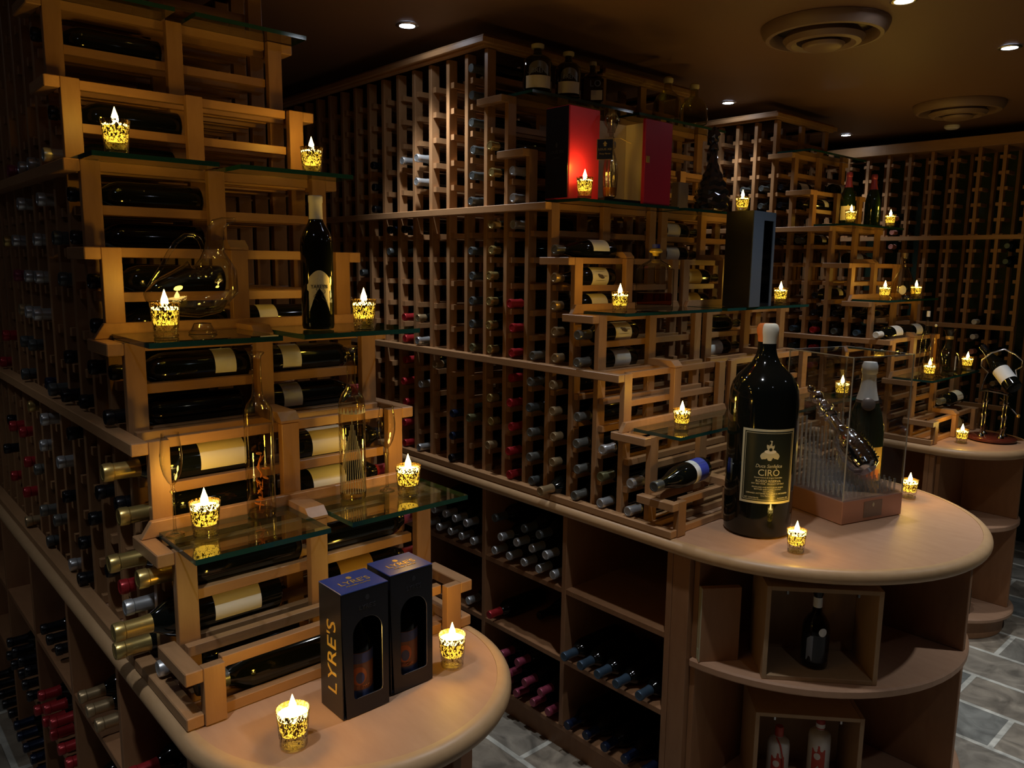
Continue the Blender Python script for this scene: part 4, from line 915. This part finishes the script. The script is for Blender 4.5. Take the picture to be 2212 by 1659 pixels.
for x, y, lab in ((-.845, 2.46, 'yellow spirit bottle with cork, left of the pair on the top centre shelf'), (-.835, 2.645, 'yellow spirit bottle with cork, right of the pair on the top centre shelf')):
    t = empty('spirit_bottle', (x, y, Z7 + .0006), lab, 'bottle', 'yellow bottles on the top centre shelf', facing(x, y))
    lathe_ob('bottle_glass', [(0, .004), (.05, 0), (.062, .006), (.066, .03), (.062, .075), (.05, .105), (.025, .125), (.018, .135), (.017, .160), (0, .160)], 'yliq', t)
    lathe_ob('stopper', [(0, .1605), (.017, .1605), (.022, .167), (.022, .18), (.014, .188), (0, .189)], 'creamfr', t)

# opened crimson presentation box with the crystal decanter
t = empty('presentation_box', (-.60, 1.580, Z5 + .0006), 'opened crimson and black presentation box high on the centre rack', 'box')
ob('left_half', MB().box(-.12, 0, 0, .162, 0, .325).mesh('left_half', bevel=.003), 'redbox', t)
ob('black_side', MB().box(-.116, -.004, -.0022, -.0003, .004, .321).mesh('black_side'), 'cardblk', t)
m = MB().box(-.09, -.082, .1625, .41, .0, .31).box(-.08, .03, .405, .413, .012, .31)
ob('lining', m.mesh('lining'), 'cream', t)
ob('tray', MB().box(-.08, .03, .1625, .40, 0, .012).mesh('tray', bevel=.002), 'cardblk', t)
ob('door', MB().box(.034, .05, .365, .535, 0, .318).mesh('door', bevel=.003), 'redbox', t)
ob('clasp', MB().box(.0502, .0535, .372, .392, .155, .18).mesh('clasp', bevel=.001), 'goldfoil', t)
text('LOUIS XIII', .016, face_mx((-.06, -.0026, .165), (1, 0, 0), (0, 0, 1)), 'greyfoil', t)
text('COGNAC', .010, face_mx((-.06, -.0026, .145), (1, 0, 0), (0, 0, 1)), 'greyfoil', t)
ob('crest', MB().prism(ell(0, 0, .005, .010, 6), 0, .0003, face_mx((-.06, -.0026, .19), (1, 0, 0), (0, 0, 1))).mesh('crest'), 'greyfoil', t)
dx_, dy_ = -.565, 1.765
def ribbed(name, prof, mat, parent, n=18, amp=.06, seg=72, squash=1.0):
    m = MB().lathe(prof, seg, squash=squash)
    for i, (x, y, z) in enumerate(m.v):
        a = math.atan2(y, x); k = 1 + amp * math.cos(n * a) * (1 if math.hypot(x, y) > .01 else 0) + amp * .6 * math.sin(z * 190 + 3 * a)
        m.v[i] = (x * k, y * k, z)
    return ob(name, m.mesh(name, True), mat, parent)
t = empty('crystal_decanter', (dx_, dy_, Z5 + .013), 'clear crystal decanter with spiky stopper standing in the opened crimson box', 'decanter', None, facing(dx_, dy_))
DEC = [(0, .003), (.034, 0), (.040, .008), (.044, .04), (.046, .08), (.043, .11), (.034, .140), (.023, .160), (.016, .178), (.0145, .20), (.019, .206), (.019, .214), (.0145, .218), (.015, .23)]
ribbed('body', DEC, 'crystal', t, 14, .05, squash=.6)
ob('liquor', MB().lathe([(0, .004), (.032, .003), (.038, .01), (.0395, .034), (0, .034)], 28, squash=.6).mesh('liquor', True), 'amber', t)
ribbed('stopper', [(0, .2305), (.012, .231), (.013, .245), (.020, .258), (.026, .272), (.022, .285), (.018, .295), (.008, .308), (0, .312)], 'crystal', t, 7, .18)
lathe_ob('neck_ring', [(.0155, .176), (.0185, .180), (.0185, .196), (.0155, .2)], 'plaque', t)
c_ = empty('name_card', (dx_ + .075, dy_ - .118, Z5 + .133), 'small black and gold name card hanging before the crystal decanter', 'card', None, facing(dx_, dy_, -.12))
ob('card', MB().box(-.0012, 0, -.0275, .0275, .0, .068).mesh('card'), 'cardblk', c_)
ob('gold_edge', MB().box(-.0018, -.0013, -.029, .029, -.0015, .0695).mesh('gold_edge'), 'goldfoil', c_)
text('LOUIS XIII', .0105, face_mx((.0004, 0, .034), (0, 1, 0), (0, 0, 1)), 'goldfoil', c_)
text('Remy Martin', .0075, face_mx((.0004, 0, .019), (0, 1, 0), (0, 0, 1)), 'goldfoil', c_, shear=.2)
ob('crest', MB().prism([(-.004, -.008), (.004, -.008), (.004, 0), (.008, 0), (0, .010), (-.008, 0), (-.004, 0)], 0, .0004, face_mx((.0004, 0, .052), (0, 1, 0), (0, 0, 1))).mesh('crest'), 'goldfoil', c_)
ob('cord', MB().tube([(-.001, .02, .068), (-.03, .05, .075), (-.055, .085, .06)], .0012, 6).mesh('cord'), 'goldfoil', c_)
# dark faceted decanter
t = empty('crystal_decanter', (-.585, 2.452, Z5 + .0006), 'black cut-crystal decanter with tall stopper on the shelf right of the red box', 'decanter', None, .4)
def cut(name, prof, mat, parent, seg=16, amp=.07):
    m = MB().lathe(prof, seg)
    for i, (x, y, z) in enumerate(m.v):
        k = 1 + amp * (1 if (round(math.atan2(y, x) / (2 * PI / seg)) + round(z * 60)) % 2 else -1); m.v[i] = (x * k, y * k, z + amp * .06 * (1 if i % 2 else -1) * (z > .01))
    me = m.mesh(name); bm = bmesh.new(); bm.from_mesh(me); bmesh.ops.triangulate(bm, faces=bm.faces); bm.to_mesh(me); bm.free()
    return ob(name, me, mat, parent)
cut('body', [(0, .003), (.05, .002), (.066, .008), (.070, .025), (.073, .042), (.072, .06), (.069, .078), (.063, .095), (.056, .112), (.048, .13), (.040, .148), (.032, .168), (.025, .185), (.020, .20), (.018, .225), (.017, .25)], 'darkcrystal', t)
cut('stopper', [(0, .2505), (.014, .252), (.022, .262), (.018, .275), (.012, .285), (.020, .298), (.025, .312), (.018, .33), (.008, .342), (0, .347)], 'darkcrystal', t, 10, .1)
t = tag(ob('wooden_block', MB().box(-.02, .02, -.035, .035, 0, .115).mesh('wooden_block', bevel=.004), 'crate', None, (-.66, 2.328, Z5 + .0006)), 'small upright brown wooden block left of the black crystal decanter', 'block')
# whisky decanter
t = empty('whisky_decanter', (-.36, 1.79, Z3s + .0006), 'square clear whisky decanter with yellow and blue stopper, third full', 'decanter', None, facing(-.36, 1.79))
ob('body', MB().box(-.042, .042, -.067, .067, 0, .155).mesh('body', bevel=.008), 'clear', t)
ob('corner_edge', MB().tube([(.040, -.065, .006), (.040, -.065, .150), (.040, .065, .150), (.040, .065, .006), (.040, -.065, .006)], .0022, 6).mesh('corner_edge', True), 'crystal', t)
lathe_ob('shoulder', [(.060, .1545), (.050, .166), (.032, .176), (.020, .183), (.018, .196), (.019, .2), (.019, .205)], 'clear', t, squash=1.0)
ob('base_block', MB().box(-.040, .040, -.065, .065, .001, .022).mesh('base_block', bevel=.004), 'crystal', t)
ob('whisky', MB().box(-.038, .038, -.062, .062, .0235, .066).mesh('whisky', bevel=.003), 'whiskyliq', t)
lathe_ob('stopper', [(0, .196), (.010, .197), (.012, .206), (.022, .209), (.024, .214), (.016, .222), (0, .224)], 'goldpl', t); lathe_ob('stopper_top', [(0, .2245), (.014, .2245), (.014, .238), (0, .239)], 'bluetop', t)
# tall black open box
t = empty('bottle_box', (-.40, 2.345, Z3s + .0006), 'tall black open-fronted bottle box with slate blue frame, standing on glass', 'box', None, .10)
m = MB(); m.box(-.03, .085, -.006, 0, 0, .385).box(-.03, -.025, 0, .20, 0, .385).box(-.024, .085, .194, .20, 0, .385).box(-.024, .085, .0005, .1935, .379, .385).box(-.024, .085, .0005, .1935, 0, .012)
ob('carcass', m.mesh('carcass'), 'blackpl', t)
m = MB(); m.box(.0855, .089, -.006, .09, 0, .385).box(.0855, .089, .0905, .20, .35, .385)
ob('front_frame', m.mesh('front_frame'), 'bluegrey', t)
ob('side_frame', MB().box(.0855, .089, .18, .20, 0, .3495).mesh('side_frame'), 'bluegrey', t)
ob('brace', MB().box(.02, .03, .092, .1935, .10, .125).box(.02, .03, .092, .1935, .15, .165).box(.02, .03, .092, .1935, .20, .215).mesh('brace'), 'plaque', t)
# things under the big counter
def crate(x, y, z, label):
    t = empty('wooden_crate', (x, y, z + .0006), label, 'crate', 'open wooden crates under the big counter', math.atan2(.237, .262))
    w_, d_, h_, th = .345, .20, .305, .014
    for nm, b in (('left_side', (0, th, 0, d_, 0, h_)), ('right_side', (w_ - th, w_, 0, d_, 0, h_)), ('top_panel', (th, w_ - th, 0, d_, h_ - th, h_)), ('bottom_panel', (th, w_ - th, 0, d_, 0, th)), ('back_panel', (th, w_ - th, d_ - .008, d_, th, h_ - th))):
        ob(nm, MB().box(*b).mesh(nm, bevel=.001), 'crate', t)
    ob('hook', MB().box(.06, .066, .004, .012, h_ - th - .012, h_ - th - .0003).mesh('hook'), 'pewter', t); ob('hook', MB().box(.27, .276, .004, .012, h_ - th - .012, h_ - th - .0003).mesh('hook'), 'pewter', t)
    return t
ZM, ZB = FLOOR + .605, FLOOR + .125
crate(.250, 1.612, ZM, 'open wooden crate on the middle board holding one dark-labelled bottle')
crate(.190, 1.700, ZB, 'open wooden crate on the bottom board holding two white bottles')
t = empty('spirit_bottle', (.325, 1.795, ZM + .0156), 'clear spirit bottle with black label and white seal inside the upper crate', 'bottle', None, facing(.325, 1.795))
lathe_ob('bottle_glass', [(0, .003), (.034, 0), (.0405, .004), (.042, .012), (.042, .125), (.038, .145), (.026, .165), (.0155, .178), (.0135, .20), (.0135, .235), (0, .235)], 'rumglass', t)
lathe_ob('stopper', [(0, .2355), (.0155, .2355), (.0155, .248), (0, .249)], 'blackpl', t); lathe_ob('neck_label', [(.0139, .195), (.0139, .228)], 'paperw', t)
ob('label', strip(.0426, .048, .025, .115).mesh('label', True), 'cardblk', t); ob('label_art', patch(.0431, [(-.026, .03), (-.006, .03), (-.006, .112), (-.014, .112), (-.026, .1)]).mesh('label_art'), 'bluegrey2', t)
ob('seal', patch(.0434, ell(.022, .127, .013, .014)).mesh('seal'), 'paperw', t)
for (x, y, lab, dz) in ((.2105, 1.826, 'white ceramic bottle with red ribbon, left one in the lower crate', 0), (.305, 1.925, 'white ceramic bottle with red label and taller neck, right one in the lower crate', .03)):
    t = empty('ceramic_bottle', (x, y, ZB + .0156), lab, 'bottle', 'white bottles in the lower crate', facing(x, y))
    lathe_ob('bottle_body', [(0, .002), (.033, 0), (.036, .004), (.036, .135 + dz), (.034, .148 + dz), (.027, .156 + dz), (.014, .163 + dz), (.0125, .170 + dz), (0, .170 + dz)], 'whitecer', t)
    lathe_ob('cap', [(.0145, .1655 + dz), (.0145, .19 + dz), (.012, .198 + dz), (0, .199 + dz)], 'redprint', t)
    ob('label', patch(.0366, [(-.022, .03), (.022, .03), (.022, .105 + dz), (.0, .12 + dz), (-.022, .105 + dz)]).mesh('label'), 'redprint', t)
    ob('label_seal', patch(.0369, ell(-.004, .08 + dz, .011, .012)).mesh('label_seal'), 'whitecer', t)
    if dz == 0: ob('ribbon', MB().tube([(.02, -.008, .166), (.036, .006, .15), (.0405, .018, .10), (.040, .020, .06)], .0028, 6).mesh('ribbon', True), 'redprint', t)
    else: lathe_ob('neck_label', [(.0149, .170 + dz), (.0149, .184 + dz)], 'paperw', t)
t = empty('lid_board', (.052, 1.56, ZM + .0006), 'thin wooden lid with sticker, leaning at the left end of the middle board', 'lid', None, .95)
t.rotation_euler = (0, 0, .95)
ob('board', MB().box(0, .13, -.012, .012, 0, .25).mesh('board', bevel=.001), 'cab', t); ob('paper_edge', MB().box(-.003, -.0004, -.012, .012, .0, .25).mesh('paper_edge'), 'creamfr', t)
ob('sticker', MB().box(-.0036, -.0031, -.011, .009, .006, .04).mesh('sticker'), 'papergreen', t)

# ------------------------------------------------------------------ far right rack
champagne(-.655, 3.878, Z5, 'black bottle with cream label and red foil, left of two on the far rack top', 'cap_plum', 'paper', .29, group='black bottles on the far rack')
champagne(-.64, 4.16, Z5, 'black bottle with red foil, no label showing, right of two atop the far rack', 'cap_plum', None, .30, group='black bottles on the far rack')
t = empty('amber_decanter', (-.335, 3.915, Z3s + .0006), 'fluted amber-lit decanter with cork between two candles, far rack', 'decanter', None, facing(-.335, 3.915))
ribbed('body', [(0, .003), (.05, 0), (.060, .01), (.063, .035), (.055, .08), (.040, .12), (.026, .15), (.019, .175), (.018, .215), (.021, .222), (.0, .222)], 'amberglass', t, 12, .035)
lathe_ob('cork', [(0, .2225), (.014, .2225), (.017, .245), (0, .246)], 'plaque', t); ob('label', patch(.0655, ell(0, .05, .018, .024)).mesh('label'), 'creamfr', t)
t = empty('pointed_decanter', (-.13, 3.86, Z1s + .0006), 'tall pointed teardrop decanter with tiny ball top behind a candle, far rack', 'decanter')
lathe_ob('body', [(0, .003), (.04, 0), (.05, .006), (.052, .03), (.047, .075), (.036, .12), (.022, .16), (.010, .19), (.005, .22), (.0035, .255)], 'amberglass', t); lathe_ob('ball', [(0, .2552)] + [(.007 * math.sin(a), .2625 - .007 * math.cos(a)) for a in (.6, 1.2, 1.8, 2.4)] + [(0, .2696)], 'creamfr', t)
t = empty('wide_decanter', (-.13, 4.07, Z1s + .0006), 'broad-shouldered clear decanter with flared lip and cream tag, far rack', 'decanter')
lathe_ob('body', [(0, .003), (.045, 0), (.054, .006), (.055, .07), (.048, .098), (.034, .115), (.022, .135), (.0175, .165), (.018, .20), (.024, .22), (.034, .232)], 'clear', t); lathe_ob('neck_band', [(.0185, .18), (.0198, .183), (.0198, .193), (.0185, .196)], 'goldfoil', t)
ob('tag', MB().box(.052, .0532, -.045, -.03, .02, .095).mesh('tag'), 'paper', t)
t = empty('slim_bottle', (-.21, 3.965, Z1s + .0006), 'slender clear bottle with white stopper behind the far rack decanters', 'bottle')
lathe_ob('bottle_glass', [(0, .002), (.024, 0), (.026, .006), (.026, .16), (.018, .2), (.009, .225), (.008, .30), (0, .30)], 'clear', t); lathe_ob('stopper', [(0, .3005), (.009, .3005), (.009, .33), (0, .331)], 'cap_white', t)
# bottle cradle on the far counter
bx_, by_ = .125, 4.045
t = empty('bottle_cradle', (bx_, by_, .0006), 'ornate silver bottle cradle with legs on a round mahogany base', 'bottle stand', None, facing(bx_, by_, PI / 2))
lathe_ob('base', [(0, 0), (.105, 0), (.115, .006), (.115, .014), (.107, .020), (0, .021)], 'mahog', t, 48)
for a in (.5, 2.2, 3.8, 5.4):
    c0 = Vector((.062 * math.cos(a), .05 * math.sin(a), 0))
    lathe_ob('leg', [(0, .0215), (.016, .0215), (.014, .028), (.006, .036), (.005, .06), (.009, .07), (.005, .08), (.006, .12), (.011, .135), (.006, .15), (.005, .19), (.010, .20), (.006, .21), (.0045, .255), (0, .256)], 'pewter', t, 14).location = c0
ob('cradle_arm', MB().tube([(-.075, 0, .252), (-.03, -.05, .262), (.05, -.05, .25), (.075, 0, .238), (.05, .05, .25), (-.03, .05, .262), (-.075, 0, .252)], .004, 8).mesh('arm', True), 'pewter', t)
ob('handle', MB().tube([(-.045, -.02, .355), (-.078, -.02, .385), (-.078, -.02, .415), (-.04, -.02, .455), (.015, -.02, .478), (.065, -.02, .455), (.10, -.02, .425), (.10, -.02, .395), (.075, -.02, .375), (.085, -.02, .33), (.095, -.02, .31)], .0042, 10).mesh('handle', True), 'wired', t)
ob('crank', MB().tube([(.02, .03, .22), (.06, -.02, .19), (.10, -.05, .15)], .003, 8).mesh('crank', True), 'pewter', t)
lathe_ob('crank_knob', [(0, -.008), (.007, -.005), (.009, 0), (.007, .008), (0, .011)], 'goldfoil', t, 14).location = (.106, -.054, .145)
ob('side_rods', MB().tube([(-.07, 0, .252), (-.06, -.01, .31), (-.045, -.02, .355)], .003, 8).mesh('rods', True), 'pewter', t)
q = two_point((bx_ + .095, by_ - .055, .305), (bx_ - .10, by_ + .055, .465), 0)
b = bottle(two_point(Vector((bx_, by_, 0)) + Vector((.70, .0, 0)) * 0 + Vector((.088, -.035, .288)), Vector((bx_, by_, 0)) + Vector((-.09, .075, .455)), 0), 'black', 'wine bottle with white label lying tilted in the silver cradle', None, 'burg', None)
ob('label', MB().lathe(lab_prof(.040, .045, .125), 24, a0=0, a1=2 * PI).mesh('label', True), 'paperw', b)
t = champagne(.145, 3.80, ZB, 'dark bottle with white back label standing under the far counter', 'cap_black', None, .25)
ob('label', strip(.0357, .012, .03, .10).mesh('label', True), 'paperw', t)
# ------------------------------------------------------------------ printing belongs to the label or board that carries it
for o in list(SC.objects):
    if o.parent is None and 'category' in o:
        ch = list(o.children); lab = [c for c in ch if c.name.split('.')[0] in ('label', 'card')]
        if lab:
            for c in ch:
                if c.name.split('.')[0] in ('lettering', 'portrait', 'border_line', 'label_field', 'drawing', 'speckles', 'label_art', 'label_seal', 'crest') and c.location.z == lab[0].location.z:
                    c.parent = lab[0]; c.location.z = 0
        if o.name.startswith('gift_box'):
            P_ = {c.name.split('.')[0]: c for c in ch}
            for c in ch:
                if c.name.split('.')[0] in ('lettering', 'emblem'):
                    z = sum(v.co.z for v in c.data.vertices) / len(c.data.vertices); y = max(v.co.y for v in c.data.vertices)
                    c.parent = P_['lid'] if z > .25 else P_['carton'] if y < .003 else P_['front_board']
